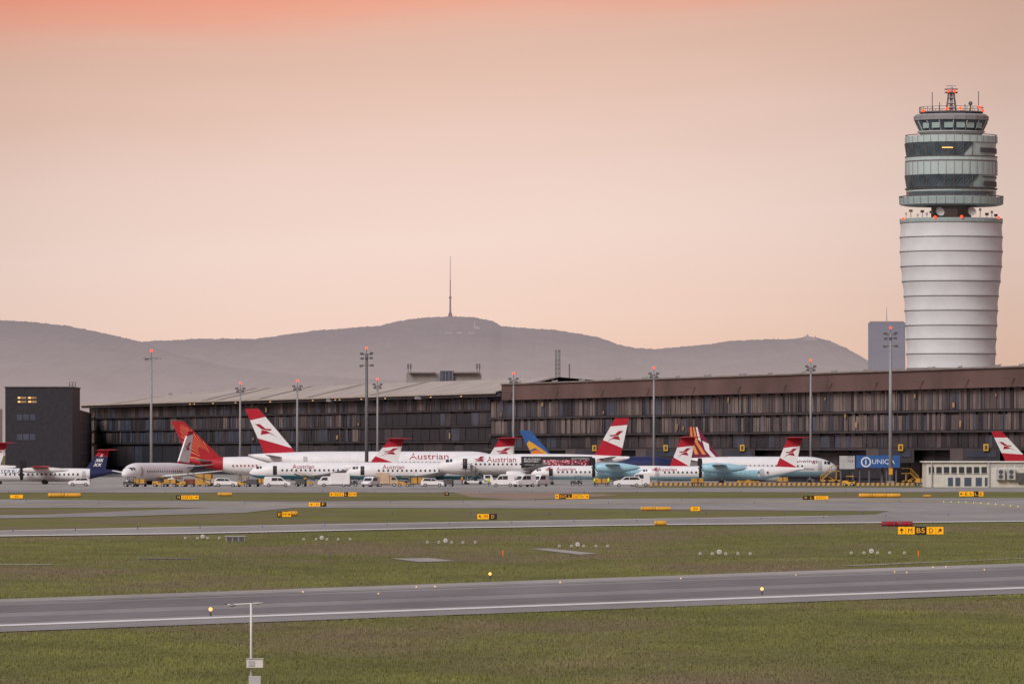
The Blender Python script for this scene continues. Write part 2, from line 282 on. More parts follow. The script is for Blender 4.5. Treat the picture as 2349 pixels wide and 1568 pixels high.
far_build('castle','pale castle with turrets on the right hand hill','castle',1858,778,19300,[('keep',-6,6,10,4),('wing',6,18,4,4),('turret',12,3,8,3),('turret',-14,2.4,7,3)],'hazelight',(-6,9,4,2))
b=PT(2034,860,7000); s=7000/F; t=thing('skyscraper','distant blue grey office tower block beside the control tower','skyscraper',(b.x,7000,0))
zt=H+(YH-740)*s
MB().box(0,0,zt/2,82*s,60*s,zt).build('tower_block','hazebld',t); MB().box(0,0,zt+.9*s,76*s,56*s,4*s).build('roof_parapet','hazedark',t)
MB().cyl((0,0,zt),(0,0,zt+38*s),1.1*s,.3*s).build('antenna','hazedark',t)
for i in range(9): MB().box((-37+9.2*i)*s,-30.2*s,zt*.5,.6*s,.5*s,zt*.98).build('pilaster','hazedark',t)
for (px,y1,w,lab) in ((1276,802,3,'left one of two close lattice masts behind the terminal roof'),(1283,801,3,'right one of two close lattice masts behind the terminal roof'),(1306,834,1.2,'thin short mast behind the terminal roof right of the lattice pair')):
    s=2200/F; t=thing('lattice_mast',lab,'mast',(GX(px,2200),2200,0)); z1=H+(YH-y1)*s
    for a in (-1,1):
        for c_ in (-1,1): MB().cyl((a*w*s*.6,c_*w*s*.6,0),(a*w*s*.5,c_*w*s*.5,z1),.12,n=5).build('mast_leg','dsteel',t)
    m_=MB(); z=10; k=1
    while z<z1-1.4: m_.cyl((-w*s*.55*k,-w*s*.5,z),(w*s*.55*k,-w*s*.5,z+1.4),.07,n=4); z+=1.4; k=-k
    m_.build('brace','dsteel',t); MB().box(0,0,z1-2,w*s*1.5,w*s*1.4,2.2).build('antenna_panel','grey',t)
# ---------------------------------------------------------------- terminal
def FD(px): return F*16/(120.6+(px-205)*.03378)
NX,NY=-.960,-.279
def FP(px,z,off=0):
    D=FD(px); return (GX(px,D)+NX*off,D+NY*off,z)
o0=FP(1165,0); T=thing('terminal_building','long dark airport terminal pier with brown fascia and pale sloping roof','terminal',o0)
def fbox(mb,p0,p1,z0,z1,o1,o2,mi=0):
    a,b=FP(p0,z0,o1),FP(p1,z0,o1); c,d=FP(p1,z0,o2),FP(p0,z0,o2)
    mb.add([a,b,c,d]+[(q[0],q[1],z1) for q in (a,b,c,d)],[(0,1,2,3),(7,6,5,4),(0,4,5,1),(1,5,6,2),(2,6,7,3),(3,7,4,0)],mi)
m_=MB(); fbox(m_,205,1165,0,20.4,0,-60); fbox(m_,1165,2900,0,22.2,0,-60); m_.build('wall','fac3',T,world=True)
m_=MB(); fbox(m_,1165,2900,18.7,22.4,1.6,-2); m_.build('fascia','fascia',T,world=True)
m_=MB(); fbox(m_,1165,2900,22.4,22.7,2.0,-62); m_.build('roof','roofd',T,world=True)
m_=MB(); fbox(m_,205,1166,19.6,20.5,2.5,-1); m_.build('eave','fac2',T,world=True)
m_=MB(); k=60
zr=lambda p:22.4+1.9*min(1,(p-205)/260)
for i in range(k):
    a=205+960*i/k; b_=205+960*(i+1)/k
    m_.add([FP(a,20.6,3),FP(b_,20.6,3),FP(b_,zr(b_),-13),FP(a,zr(a),-13)],[(0,1,2,3)],random.choice((0,0,0,1)) if i%3 else 0)
    m_.add([FP(a,20.3,3.05),FP(b_,20.3,3.05),FP(b_,20.75,3.05),FP(a,20.75,3.05)],[(0,1,2,3)],0)
m_.add([FP(205,zr(205),-13),FP(1165,zr(1165),-13),FP(1165,20.4,-60),FP(205,20.4,-60)],[(0,1,2,3)],0); m_.build('roof',['roof','roofd'],T,world=True)
def tier(z0,z1,p0,p1,wt,wr,off):
    m_=MB(); p=p0; last=0
    while p<p1:
        w=random.uniform(*wr); q=min(p1,p+w); dz=random.choice((0,0,0,.25,.5)); mi=random.choices(range(5),wt)[0]
        if random.random()<.15: mi=last
        last=mi; o1=off+random.uniform(0,.12)
        m_.add([FP(p+.35,z0,o1),FP(q-.35,z0,off+random.uniform(0,.12)),FP(q-.35,z1-dz,o1),FP(p+.35,z1-dz,o1)],[(0,1,2,3)],mi)
        p=q
    m_.build('curtain_wall',['fac1','fac2','fac3','fac4','fac5'],T,world=True)
tier(14.6,18.6,1130,2800,(6,2,2,6,2),(3.5,9),.3); tier(10.6,14.1,1130,2800,(6,3,3,5,2),(3.5,9),.3); tier(7.2,10.1,1130,2800,(2,5,4,0,3),(6,18),.3); tier(1,6.6,1130,2800,(1,3,6,0,1),(14,50),.3)
tier(16.6,19.5,210,1130,(4,4,4,1,5),(3,8),.3); tier(12.8,16.2,210,830,(4,4,3,2,5),(3,8),.3); tier(9,12.4,210,830,(3,4,4,1,6),(3,8),.3); tier(2,8.5,210,1130,(1,4,5,0,1),(10,30),.3)
tier(12.8,16.2,830,1130,(0,4,6,0,4),(10,22),.3); tier(9,12.4,830,1130,(0,4,6,0,4),(10,22),.3)
for z0,z1,a,b_,o in ((14.15,14.5,1130,2800,.9),(10.15,10.5,1130,2800,1.2),(6.7,7.1,1130,2800,2.5),(16.25,16.5,210,1130,.9),(12.45,12.7,210,1130,.8),(8.6,8.9,210,1130,1.)):
    m_=MB(); fbox(m_,a,b_,z0,z1,o,0); m_.build('ledge','fac2',T,world=True)
for i in range(22):
    px=random.choice((random.uniform(230,1100),random.uniform(1150,2330),random.uniform(1150,2330))); z=random.choice((15,11.2,13.2,17)) if px>1130 else random.choice((9.6,13.2,17.2)); w=random.uniform(2,5); m_=MB()
    fbox(m_,px,px+w,z,z+random.uniform(.5,1.4),.75,.7); m_.build('lit_window','dimwarm',T,world=True)
for px in (455,465,508,560,640,738,790,800,850,905,1010,1080): m_=MB(); fbox(m_,px,px+2,19.8,20.0,2.65,2.5); m_.build('wall_lamp','warm',T,world=True)
for px in range(1185,2340,72):
    q=FP(px+random.uniform(-9,9),22.7,-1); m_=MB(); w=random.uniform(.4,.9)
    m_.add([(q[0]-w,q[1],q[2]),(q[0]+w,q[1],q[2]),(q[0]+w*1.4,q[1],q[2]+.6),(q[0]-w*.3,q[1],q[2]+.3)],[(0,1,2,3)]); m_.box(q[0],q[1]+.4,q[2]+.2,w*1.4,.5,.4); m_.build('roof_vent',['grey'],T,world=True)
for px in range(300,1160,47):
    q=FP(px+random.uniform(-12,12),23.4+.5*(px>465),-13); m_=MB(); m_.box(q[0],q[1],q[2]+.1,random.uniform(.5,1.4),.8,.7); m_.build('roof_vent','grey',T,world=True)
for px in range(1190,2349,105):
    q=FP(px,20.4,2.2); m_=MB(); m_.box(q[0],q[1],q[2],3.2,.5,.16); m_.build('awning','fac1',T,world=True)
for px,lw in ((780,6),(987,8)):
    q=FP(px,20.0,2.8); m_=MB(); m_.box(q[0],q[1],q[2]-.2,lw*.3,.3,.7); m_.build('eave_box','grey',T,world=True)
m_=MB(); c1=PT(148,935,1712); c2=FP(212,0)
m_.add([(c1.x,1716,0),(c2[0],c2[1]-4,0),(c2[0],c2[1]-4,18),(c1.x,1716,18)],[(0,1,2,3)]); m_.build('link_wall','fac2',T,world=True)
for z in (3,6,9,12,15,17.8):
    m_=MB(); m_.cyl((c1.x,1715,z),(c2[0],c2[1]-5,z),.14,n=4); m_.build('ledge','fac4',T,world=True)
for i in range(9):
    u=(i+.5)/9; m_=MB(); x=c1.x+(c2[0]-c1.x)*u; y=1715+(c2[1]-1720)*u; m_.cyl((x,y,0),(x,y,17.8),.12,n=4); m_.build('mullion','fac4',T,world=True)
# end block
s=1700/F; xL,xR=GX(12,1700),GX(166,1700); t=thing('office_block','plain black block at the left end of the terminal with lit upper windows','building',((xL+xR)/2,1700,0)); w=xR-xL; zt=H+(YH-889)*s
MB().box(0,15,zt/2,w,30,zt).build('wall','fac3',t); MB().box(0,15,zt+.15,w+.4,30.4,.3).build('roof','fac2',t)
for i in range(2):
    for j in range(2):
        MB().box((38+12+24*i-89)*s,-.06,H+(YH-912-9*j)*s,21*s,.1,5*s).build('lit_window','dimwarm',t)
        MB().box((38+6+24*i-89)*s,-.14,H+(YH-912-9*j)*s,5*s,.06,3.4*s).build('lit_window','warm',t)
for j in (957,1002): 
    for k in range(3): MB().box((45+15*k-89)*s,-.06,H+(YH-j)*s,13*s,.1,14*s).build('window','fac5',t)
m_=MB()
for a in range(3): m_.cyl(((158+7*a-89)*s,2,zt),((158+7*a-89)*s,2,zt+1.4),.08,n=4); 
for b_ in (.7,1.4): m_.cyl(((158-89)*s,2,zt+b_),((172-89)*s,2,zt+b_),.06,n=4)
m_.build('railing','dsteel',t)
s=2400/F; t=thing('office_building','pale far building cut by the left edge of the photo','building',(GX(0,2400),2400,0)); zt=H+(YH-937)*s; MB().box(-2,8,zt/2,22*s,16,zt).build('wall','lgrey',t); 
for j in range(6): MB().box(-2,-.1,2+j*3,21*s,.1,1).build('window','grey',t)
# roof house
s=1800/F; t=thing('roof_plant_house','concrete plant room on the terminal roof with glazed centre','plant room',(GX(1018,1800),1800,21.0)); z0=H+(YH-875)*s-21; z1=H+(YH-855)*s-21
MB().box(0,5,z1/2,172*s,10,z1).build('wall','conc',t); MB().box(-50*s,4,z1+.1,60*s,11,.3).build('roof','roofd',t); MB().box(8*s,-.3,z1/2+.3,32*s,.8,z1+.5).build('glazing','fac5',t)
MB().box(50*s,4,z1+.1,60*s,11,.3).build('roof','roofd',t)
for k in range(4): MB().box((-4+8*k)*s,-.8,z1/2+.3,.12,.1,z1+.6).build('mullion','grey',t)
for dx in (-82,-76,76,82): 
    MB().cyl((dx*s,1,z1),(dx*s,1,z1+2.2),.1,n=5).box(dx*s,.9,z1+1.8,.45,.3,1.3).build('antenna','dsteel',t)
# jet bridges
for px in (1355,1518,1693,2055,2250):
    D=FD(px)-18; t=thing('jet_bridge','dark gate bridge with yellow number sign '+{1355:'left of the chevron-tailed jet',1518:'behind the first turboprop tail',1693:'between striped tail and right turboprop',2055:'beside the tallest right light mast',2250:'above the low white building'}[px],'jet bridge',(GX(px,D),D,0),group='gate bridges on the pier')
    MB().box(0,6,5.6,7,16,2.8).build('tunnel','fac2',t); MB().box(-3.6,1,5.4,4.2,4,3.2).build('cab','fac1',t); MB().box(0,-2.1,5.9,5.6,.1,1.1).build('window','fac5',t)
    for x in (-2.6,2.6): MB().cyl((x,2,0),(x,2,4.2),.3).build('support_leg','dsteel',t)
    sg=MB().box(.8,-2.4,7.2,.95,.35,1.3).build('gate_sign','gateY',t); MB().box(.8,-2.6,7.2,.5,.04,.8).build('gate_mark','dgrey',sg)
# ---------------------------------------------------------------- control tower
TD=1900.; s=TD/F; t=thing('control_tower','tall airport control tower with ribbed white tapering shaft and glass cab','control tower',(GX(2182,TD),TD,0))
tz=lambda y:H+(YH-y)*s
ys=[1080,842,780,720,680,640,600,560,505]; rs=[99,102,104,107,109,114,117.5,118.5,117]
rings=[512,545,578,612,646,680,713,747,778,812,845]
def tr(y): return float(np.interp(-y,[-a for a in ys],rs))
prof=[]; rr_=rings+[880,915,950,1080]
for a,b_ in zip(rr_[:-1][::-1],rr_[1:][::-1]):
    for k in range(6):
        u=k/6; y=b_+(a-b_)*u; prof.append(((tr(y)-1.8*math.sin(pi*u))*s,tz(y)))
prof.append((tr(512)*s,tz(512)))
MB().lathe(prof,64).build('shaft','fabric',t,True)
for y in rings: MB().lathe([(tr(y)*s-.3,tz(y+1.0)),(tr(y)*s+.12,tz(y+.8)),(tr(y)*s+.12,tz(y-.8)),(tr(y)*s-.3,tz(y-1.0))],48).build('ring','dsteel',t)
def TL(name,m,pr,n=40,a0=None,a1=None,sm=False): return MB().lathe([(r*s,tz(y)) for r,y in pr],n,a0=a0,a1=a1).build(name,m,t,sm)
TL('deck','towteal',[(100,512),(118,512),(118.5,506),(118.5,502),(60,500),(1,500)]); TL('core','grey',[(46,500),(46,470)])
TL('core_panel','lgrey',[(46.5,498),(46.5,480)],12,-.5,.25); TL('core_window','towglass',[(46.6,492),(46.6,478)],8,-1.2,-.7)
TL('balcony','towteal',[(60,473),(105,473),(115,471),(118,470),(118,468),(80,468)]); TL('parapet','towteal',[(117,468),(118.6,455),(119,455),(118,468)]); TL('handrail','dsteel',[(119,453),(119.8,451),(119,450.4),(118.4,452)])
for i in range(36):
    a=2*pi*i/36; MB().cyl((118.4*s*math.sin(a),-118.4*s*math.cos(a),tz(469)),(119.6*s*math.sin(a),-119.6*s*math.cos(a),tz(450)),.09,n=4).build('handrail_post','grey',t)
TL('wall','towlight',[(103,468),(103,436),(105,436)]); TL('window_band','towglass',[(103.4,450),(103.4,441)])
TL('ledge','dgrey',[(100,436),(106.5,435),(106.5,433),(100,433)])
def slant(y0,y1,rb,rt,aend,m):
    m2=MB(); n=30; vs=[]
    for j in range(2):
        for i in range(n+1):
            e=R(aend-(14 if j==0 else 0)); a=R(-130)+(e-R(-130))*i/n; r=(rb,rt)[j]*s; vs.append((r*math.sin(a),-r*math.cos(a),tz((y0,y1)[j])))
    m2.add(vs,[(i,i+1,n+2+i,n+1+i) for i in range(n)]); m2.build('glazing',m,t)
TL('wall','towteal',[(101,432),(103.4,403)],40); slant(431.5,403,102,106.4,34,'towglass'); TL('louvre','dgrey',[(104.2,429),(104.2,418)],40,R(42),R(225)); TL('louvre','dgrey',[(104.2,410),(104.2,407)],40,R(40),R(225))
TL('wall','towlight',[(100,403),(105,403),(105.5,371),(105.5,362),(104,362)]); TL('window_band','dsteel',[(105.8,373),(105.8,370)])
TL('ledge','dgrey',[(100,362),(106.5,362),(106.5,360),(100,360)])
TL('wall','towlight',[(101,360),(103.4,330)],40); slant(359.5,330,101.5,106.2,26,'towglass'); TL('louvre','dgrey',[(104.4,353),(104.4,342)],40,R(36),R(225))
TL('wall','towlight',[(100,330),(105.5,329),(105.5,314),(70,312)]); TL('handrail','dsteel',[(104.5,312),(105.5,310.6),(104.8,310.2),(104,312)])
for i in range(36):
    a=2*pi*i/36
    for (y0,y1,r) in ((403,372,105.7),(329,314,105.7),): MB().cyl((r*s*math.sin(a),-r*s*math.cos(a),tz(y0)),(r*s*math.sin(a),-r*s*math.cos(a),tz(y1)),.07,n=4).build('panel_joint','grey',t)
for a in range(-120,26,12):
    a=R(a)
    for y0,y1 in ((432,403),(360,330)): MB().cyl((102*s*math.sin(a),-102*s*math.cos(a),tz(y0)),(106.6*s*math.sin(a),-106.6*s*math.cos(a),tz(y1)),.1,n=4).build('mullion','dsteel',t)
TL('cab_base','lgrey',[(70,312),(72,306),(78,304),(78,302),(72,302)]); TL('cab_glazing','towglass',[(72,302),(83,279)],16)
for i in range(16):
    a=2*pi*i/16; MB().cyl((72.5*s*math.sin(a),-72.5*s*math.cos(a),tz(302)),(83.5*s*math.sin(a),-83.5*s*math.cos(a),tz(279)),.16,n=4).build('mullion','lgrey',t)
for a in (-50,-30,-8,12,30,50): 
    a=R(a); MB().box(79.2*s*math.sin(a),-79.2*s*math.cos(a),tz(290),2.4,.1,1.5,rz=a).build('blind','towteal',t)
TL('cab_roof','grey',[(80,279),(86,277),(86.5,268),(80,263),(1,262)],20)
TL('roof_platform','dsteel',[(60,260),(73,260),(73,257),(1,257)]); TL('handrail','dsteel',[(73,247),(73.6,246.4),(73,246)])
for i in range(28): a=2*pi*i/28; MB().cyl((73*s*math.sin(a),-73*s*math.cos(a),tz(260)),(73*s*math.sin(a),-73*s*math.cos(a),tz(246)),.07,n=4).build('handrail_post','dsteel',t)
m_=MB()
for a in (-1,1):
    for c_ in (-1,1): m_.cyl((a*11*s,c_*11*s,tz(256)),(a*6*s,c_*6*s,tz(214)),.2,n=5)
for y in (226,238,248): m_.box(0,0,tz(y),17*s,17*s,.15)
m_.build('mast_frame','dsteel',t); MB().cyl((0,0,tz(256)),(0,0,tz(200)),.45).build('mast_core','lgrey',t); TL('mast_platform','dsteel',[(1,215),(15,214),(15,211),(1,211)],12); TL('handrail','dsteel',[(15.5,206),(16,205),(15.5,204)],12)
MB().box(0,0,tz(197),22*s,3*s,3*s).build('radar_bar','lgrey',t)
for dx,y0,y1 in ((-45,258,213),(61,258,211),(-28,256,236),(30,256,240)): 
    MB().cyl((dx*s,-3,tz(y0)),(dx*s,-3,tz(y1)),.12,n=5).build('whip_antenna','dsteel',t)
MB().sph((43*s,-2,tz(238)),5*s).cyl((43*s,-2,tz(256)),(43*s,-2,tz(242)),.2).build('radome','dsteel',t)
for dx,y in ((-7,210),(7,210),(-14,253),(16,252),(-66,256),(62,248),(72,254),(-112,503),(-44,502),(16,501),(105,501)):
    r=118 if y>400 else (73 if y>230 else 15); yy=-math.sqrt(max(1,r*r-dx*dx)); MB().sph((dx*s,yy*s-.3,tz(y)),.4,8).build('warning_light','redlamp',t)
for i,dx in enumerate((-105,-95,-80,-70,-60,-50,62,78,90,100)): 
    yy=-math.sqrt(112**2-dx*dx)*s*.7; y1=(488,482,492,484,490,486,480,490,485,492)[i]; MB().cyl((dx*s,yy,tz(500)),(dx*s,yy,tz(y1)),.1,n=5).box(dx*s,yy,tz(y1+3),.6+.4*(i%2),.4,.7).build('antenna',('lgrey','dsteel')[i%2],t)
for dx in (-33,40): 
    MB().lathe([(.05,0),(.9,.2),(1.3,.6)],14).build('dish_antenna','lgrey',t,loc=(dx*s,-11,tz(490))).rotation_euler=(R(70),0,R(20))
for dx,w in ((-20,1.8),(-8,1.2)): MB().box(dx*s,-104.2*s,tz(343),w,.2,.3).build('cab_lamp','warm',t)
# ---------------------------------------------------------------- light masts
def mast(px,D,ytop,style,label,ybase=None):
    s=D/F; z1=H+(YH-ytop)*s; t=thing('light_mast',label,'light mast',(GX(px,D),D,0),group='floodlight masts on the apron')
    r=.42 if style=='big' else .3
    MB().cyl((0,0,0),(0,0,z1-1.2),r,r*.62,10).build('pole','dsteel' if px==841 else 'steel',t,True)
    MB().box(0,0,.4,1.3,1.3,.8).build('footing','conc',t)
    if style=='tee': arms=((3.2,-1.6),); lam=[(-1.5,-1.6),(-.9,-1.9),(.5,-1.6),(1.5,-1.6)]
    elif style=='big': arms=((2.2,-1.4),(2.4,-3.6)); lam=[(-1,-1.2),(1,-1.1),(-.9,-2.2),(.9,-2.1),(-1.1,-3.7),(1.1,-3.6),(0,-2)]
    else: arms=((1.6,-1.7),); lam=[(-.8,-1.3),(.8,-1.3),(-.6,-2.1),(.6,-2.1)]
    for w,z in arms: MB().box(0,0,z1+z,w,.4,.18).build('crossarm','dsteel',t)
    for x,z in lam:
        MB().add([(x-.3,-.35,z1+z),(x+.3,-.35,z1+z),(x+.38,-.5,z1+z-.25),(x-.38,-.5,z1+z-.25),(x-.3,.25,z1+z+.2),(x+.3,.25,z1+z+.2),(x+.38,.2,z1+z-.1),(x-.38,.2,z1+z-.1)],[(0,1,2,3),(4,5,1,0),(7,6,5,4),(3,2,6,7),(1,5,6,2),(0,3,7,4)]).build('floodlight','dgrey' if style!='tee' else 'grey',t)
    MB().cyl((0,0,z1-1.3),(0,0,z1-.2),.06,n=5).build('spike','dsteel',t); MB().sph((0,0,z1-.1),.24,8).build('warning_light','redlamp',t)
    if style!='far': MB().box(0,-.5,2.6,.7,.5,1.2).build('switch_box','yellow',t)
for a in ((347,1320,803,'tee','pale mast with flat tee head in front of the red-fan tail'),(551,1540,877,'far','thin mast just left of the tallest chevron tail'),(682,1540,872,'far','thin mast right of the tallest chevron tail'),(841,1385,797,'big','dark thick mast left of its thinner neighbour'),(866,1560,868,'far','thin mast directly right of the dark thick mast'),(1178,1520,855,'far','mast rising beside the blue tail'),(1500,1450,842,'far','mast between the red-white tail and the striped tail'),(1860,1395,825,'far','mast behind the right turboprop tail'),(2043,1300,750,'big','tallest mast left of the control tower')): mast(*a)
# ---------------------------------------------------------------- aircraft
EMB=[[(0,.62),(.42,.66),(.62,1),(1,1),(.7,.60),(.2,.5)],[(.45,.5),(.75,.55),(.95,.2),(.35,.3),(.05,0),(.3,.35)]]
def wingmesh(m_,secs,side,mi=0):
    vs=[];n=4
    for d0,d1,y,z,th in secs:
        c=d1-d0; vs+=[(-d0,side*y,z),(-(d0+c*.35),side*y,z+th*.6),(-d1,side*y,z),(-(d0+c*.35),side*y,z-th*.4)]
    fs=[]
    for j in range(len(secs)-1):
        for i in range(4): fs.append((j*4+i,j*4+(i+1)%4,(j+1)*4+(i+1)%4,(j+1)*4+i))
    fs+=[(0,1,2,3),tuple(len(vs)-4+i for i in (3,2,1,0))]; m_.add(vs,fs,mi)
def plane(px,D,face,L_,r,zc,label,fin,body='white',belly='teal',aft=None,text=None,wing='low',eng='under',stab='low',win='glass',doors=(),span=12,wd=None,yaw=0,finm=('red','white','red'),bands=((.0,.0),(.30,.18),(.72,.78),(1,1)),emb='chev',engm='white',er_=None,wingm=None,Dn=None,wz=-.06):
    sd=1 if face=='L' else -1; Dn=Dn or D
    t=thing('passenger_aircraft',label,'airplane',(GX(px,Dn),Dn,0),(pi if face=='L' else 0)+yaw); t.scale=(Dn/D,)*3
    ln=3.1*r; lt=min(6.5*r,L_*.36)
    def sec(d):
        if d<ln:
            u=max(d,0)/ln; return (max(.02,(1-(1-u)**2.1)**.58),-.28*r*(1-u)**1.6)
        if d>L_-lt:
            u=min(1,(d-(L_-lt))/lt); q=1-.9*u**1.45; return (q,(1-q)*r*.72)
        return (1,0)
    def S(d,th,side,off=0): q,zo=sec(d); rr=r*q+off; return (-d,side*rr*math.cos(th),zc+zo+rr*math.sin(th))
    st=[0,.01,.03]+[ln*k for k in (.04,.08,.14,.22,.32,.45,.6,.8,1)]+list(np.linspace(ln,L_-lt,8))[1:]+list(np.linspace(L_-lt,L_,12))[1:]
    m_=MB(); n=28
    for d in st:
        for i in range(n): a=2*pi*(i+.5)/n; m_.v.append(S(d,a,1))
    for j in range(len(st)-1):
        for i in range(n):
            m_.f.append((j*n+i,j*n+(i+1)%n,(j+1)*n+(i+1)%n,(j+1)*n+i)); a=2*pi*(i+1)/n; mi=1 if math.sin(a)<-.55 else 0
            if aft and st[j]>=aft[0]-.01: mi=2
            m_.m.append(mi)
    m_.f+= [tuple(range(n)),tuple((len(st)-1)*n+i for i in range(n))[::-1]]; m_.m+=[0,2 if aft else 0]
    m_.build('fuselage',[body,belly]+([aft[1]] if aft else []),t,True)
    def patch(name,m,d0,d1,z0,z1,side,off=.025,nd=4,nz=4):
        m2=MB(); vs=[]
        for i in range(nd+1):
            d=d0+(d1-d0)*i/nd; q,zo=sec(d)
            for j in range(nz+1):
                z=z0+(z1-z0)*j/nz; th=math.asin(max(-1,min(1,(z-zc-zo)/(r*q+.001)))); vs.append(S(d,th,side,off))
        fs=[(i*(nz+1)+j,(i+1)*(nz+1)+j,(i+1)*(nz+1)+j+1,i*(nz+1)+j+1) for i in range(nd) for j in range(nz)]
        return m2.add(vs,fs).build(name,m,t)
    for side in (-1,1): 
        patch('cockpit_window','glass',ln*.26,ln*.36,zc+r*.2,zc+r*.48,side,nd=2); patch('cockpit_window','glass',ln*.385,ln*.46,zc+r*.22,zc+r*.5,side,nd=2)
    base=None; k0=ln+1.0; k1=L_-lt*.75; sp=.88
    q=k0
    while q<k1:
        if not any(abs(q-dd)<w*.5+.4 for dd,w,_ in doors):
            if base is None: base=patch('window',win,q,q+.34,zc+r*wz,zc+r*wz+.38,sd,nd=1,nz=1); d0=q
            else: c=base.copy(); C.objects.link(c); c.parent=t; c.location=(-(q-d0),0,0)
        q+=sp
    for dd,w,op in doors: patch('door','black' if op else 'lgrey',dd-w/2,dd+w/2,zc-r*.45,zc+r*.55,sd,off=.03,nd=2)
    if text:
        for (s_,d0,d1,z0,z1,m3) in text:
            put_text(s_,m3,t,-d0,-d1,z0,z1,lambda x,z:sd*(math.sqrt(max(.01,(r+.05)**2-(z-zc)**2))))
    bl,bt,tl,tt,z0,z1=fin; m_=MB()
    fx=lambda u,v:(-( (bl+(tl-bl)*v)+((bt+(tt-bt)*v)-(bl+(tl-bl)*v))*u ), z0+(z1-z0)*v)
    for k,(b0,b1) in enumerate(zip(bands[:-1],bands[1:])): m_.prism([fx(0,b0[0]),fx(1,b0[1]),fx(1,b1[1]),fx(0,b1[0])],-.14,.14,k)
    fo=m_.build('tail_fin',list(finm),t)
    def fpoly(mb,pts,mi=0,off=.17):
        for y in (-off,off): mb.add([(fx(u,v)[0],y,fx(u,v)[1]) for u,v in pts],[tuple(range(len(pts)))],mi)
    e=MB()
    if emb=='chev':
        for P in EMB: fpoly(e,[(.18+.66*(u if sd<0 else u),.36+.3*v) for u,v in P])
        e.build('tail_emblem','dred',fo)
    elif emb=='fan':
        for i in range(12):
            a=R(4+i*13); c0=(.4,.0); pts=[]
            for rad,aa in ((.3,a-R(1.6)),(.84,a-R(1.7)),(.88,a),(.84,a+R(1.7)),(.3,a+R(1.6))):
                u=c0[0]+rad*.7*math.cos(aa); v=c0[1]+rad*1.05*math.sin(aa); pts.append((min(.96,max(.04,u)),min(.97,max(.02,v))))
            fpoly(e,pts)
        e.build('tail_emblem','gold',fo)
    elif emb=='cross':
        for cu,cv in ((.5,.75),(.35,.5),(.65,.5),(.5,.5),(.4,.27),(.62,.27)):
            for a in (R(45),R(-45)): 
                p=[(cu+.12*math.cos(a+q),cv+.11*math.sin(a+q)) for q in (-.2,.2,pi-.2,pi+.2)]; fpoly(e,p,0,.17+.01*(a>0))
        e.build('tail_emblem','white',fo)
    elif emb=='stripes':
        fpoly(e,[(.35,1),(.5,1),(.75,.5),(.6,.1),(.45,.1),(.58,.5)],0); fpoly(e,[(.62,1),(.8,1),(.97,.5),(.9,.1),(.75,.1),(.85,.5)],0); fpoly(e,[(.05,.45),(.3,.55),(.4,.25),(.3,.02),(.12,.02),(.2,.25)],1)
        fpoly(e,[(.05,1),(.2,1),(.5,.6),(.42,.5),(.35,.62)],1)
        e.build('tail_emblem',['ochre','white'],fo)
    elif emb=='sun':
        fpoly(e,[(.15,.2),(.5,.5),(.7,.62),(.97,.5),(.97,.25),(.6,.35),(.3,.05),(.1,.05)],0); fpoly(e,[(.25,.02),(.6,.28),(.97,.2),(.97,.02)],1,.18)
        e.build('tail_emblem',['yellow','orange'],fo)
    for side in (-1,1):
        m_=MB(); 
        if stab=='T': wingmesh(m_,[(tl-.8,tt+.2,0,z1+.05,.32),(tl+1.9,tt+1.7,4.2,z1+.15,.16)],side)
        else: wingmesh(m_,[(L_-lt*.5,L_-lt*.5+3.2,.2,zc+r*.45,.35),(L_-lt*.5+3,L_-lt*.5+4.3,5.2,zc+r*.45+.6,.12)],side)
        m_.build('stabiliser','red' if stab=='T' else 'lgrey',t)
    wd=wd or L_*.36
    for side in (-1,1):
        m_=MB()
        if wing=='high': wingmesh(m_,[(wd,wd+3.2,0,zc+r+.1,.5),(wd,wd+3.2,span*.35,zc+r+.15,.45),(wd+.5,wd+2.1,span,zc+r+.35,.2)],side)
        else: wingmesh(m_,[(wd,wd+6.2,r*.6,zc-r*.62,.8),(wd+3,wd+6.6,span*.38,zc-r*.4,.5),(wd+7,wd+8.5,span,zc+r*.1,.2)],side)
        m_.build('wing',wingm or 'lgrey',t)
        if eng=='under':
            y=span*.36; zz_=zc-r*.62-.95; d0=wd+.1; er=.47*r
            en=MB().lathe([(er*.5,-d0+.1),(er*.85,-d0+.15),(er,-d0-.1),(er*1.06,-d0-1.2),(er*.95,-d0-2.6),(er*.6,-d0-3.7),(er*.4,-d0-3.75)],18,side*y,zz_,axis='x').build('engine',engm,t,True)
            MB().cyl((-d0-.2,side*y,zz_),(-d0-.3,side*y,zz_),er*.84,n=16).build('intake','black',en); MB().box(-d0-2.8,side*y,zz_+er+.15,3.4,.3,.7).build('pylon','lgrey',t)
        elif eng=='rear':
            d0=L_-lt-2.2; y=r+.75; zz_=zc+r*.35; er=.72
            en=MB().lathe([(er*.5,-d0),(er*.85,-d0+.1),(er,-d0-.2),(er*1.08,-d0-1.6),(er*.95,-d0-3.2),(er*.62,-d0-4.4),(er*.4,-d0-4.4)],16,side*y,zz_,axis='x').build('engine',engm,t,True)
            MB().cyl((-d0-.2,side*y,zz_),(-d0-.3,side*y,zz_),er*.8,n=14).build('intake','black',en)
        elif eng=='prop':
            y=4.4; d0=wd-1.9; zz_=zc+r*.72; er=er_ or .62
            en=MB().lathe([(.25,-d0),(er*.8,-d0-.3),(er,-d0-1.2),(er*1.15,-d0-3.2),(er*1.0,-d0-5.5),(er*.5,-d0-8.2),(.05,-d0-9)],14,side*y,zz_,axis='x').build('engine',engm,t,True)
            pr=MB().lathe([(.02,-d0+.7),(.22,-d0+.5),(.34,-d0+.05),(.3,-d0-.1)],12,side*y,zz_,axis='x').build('propeller','dgrey',t,True)
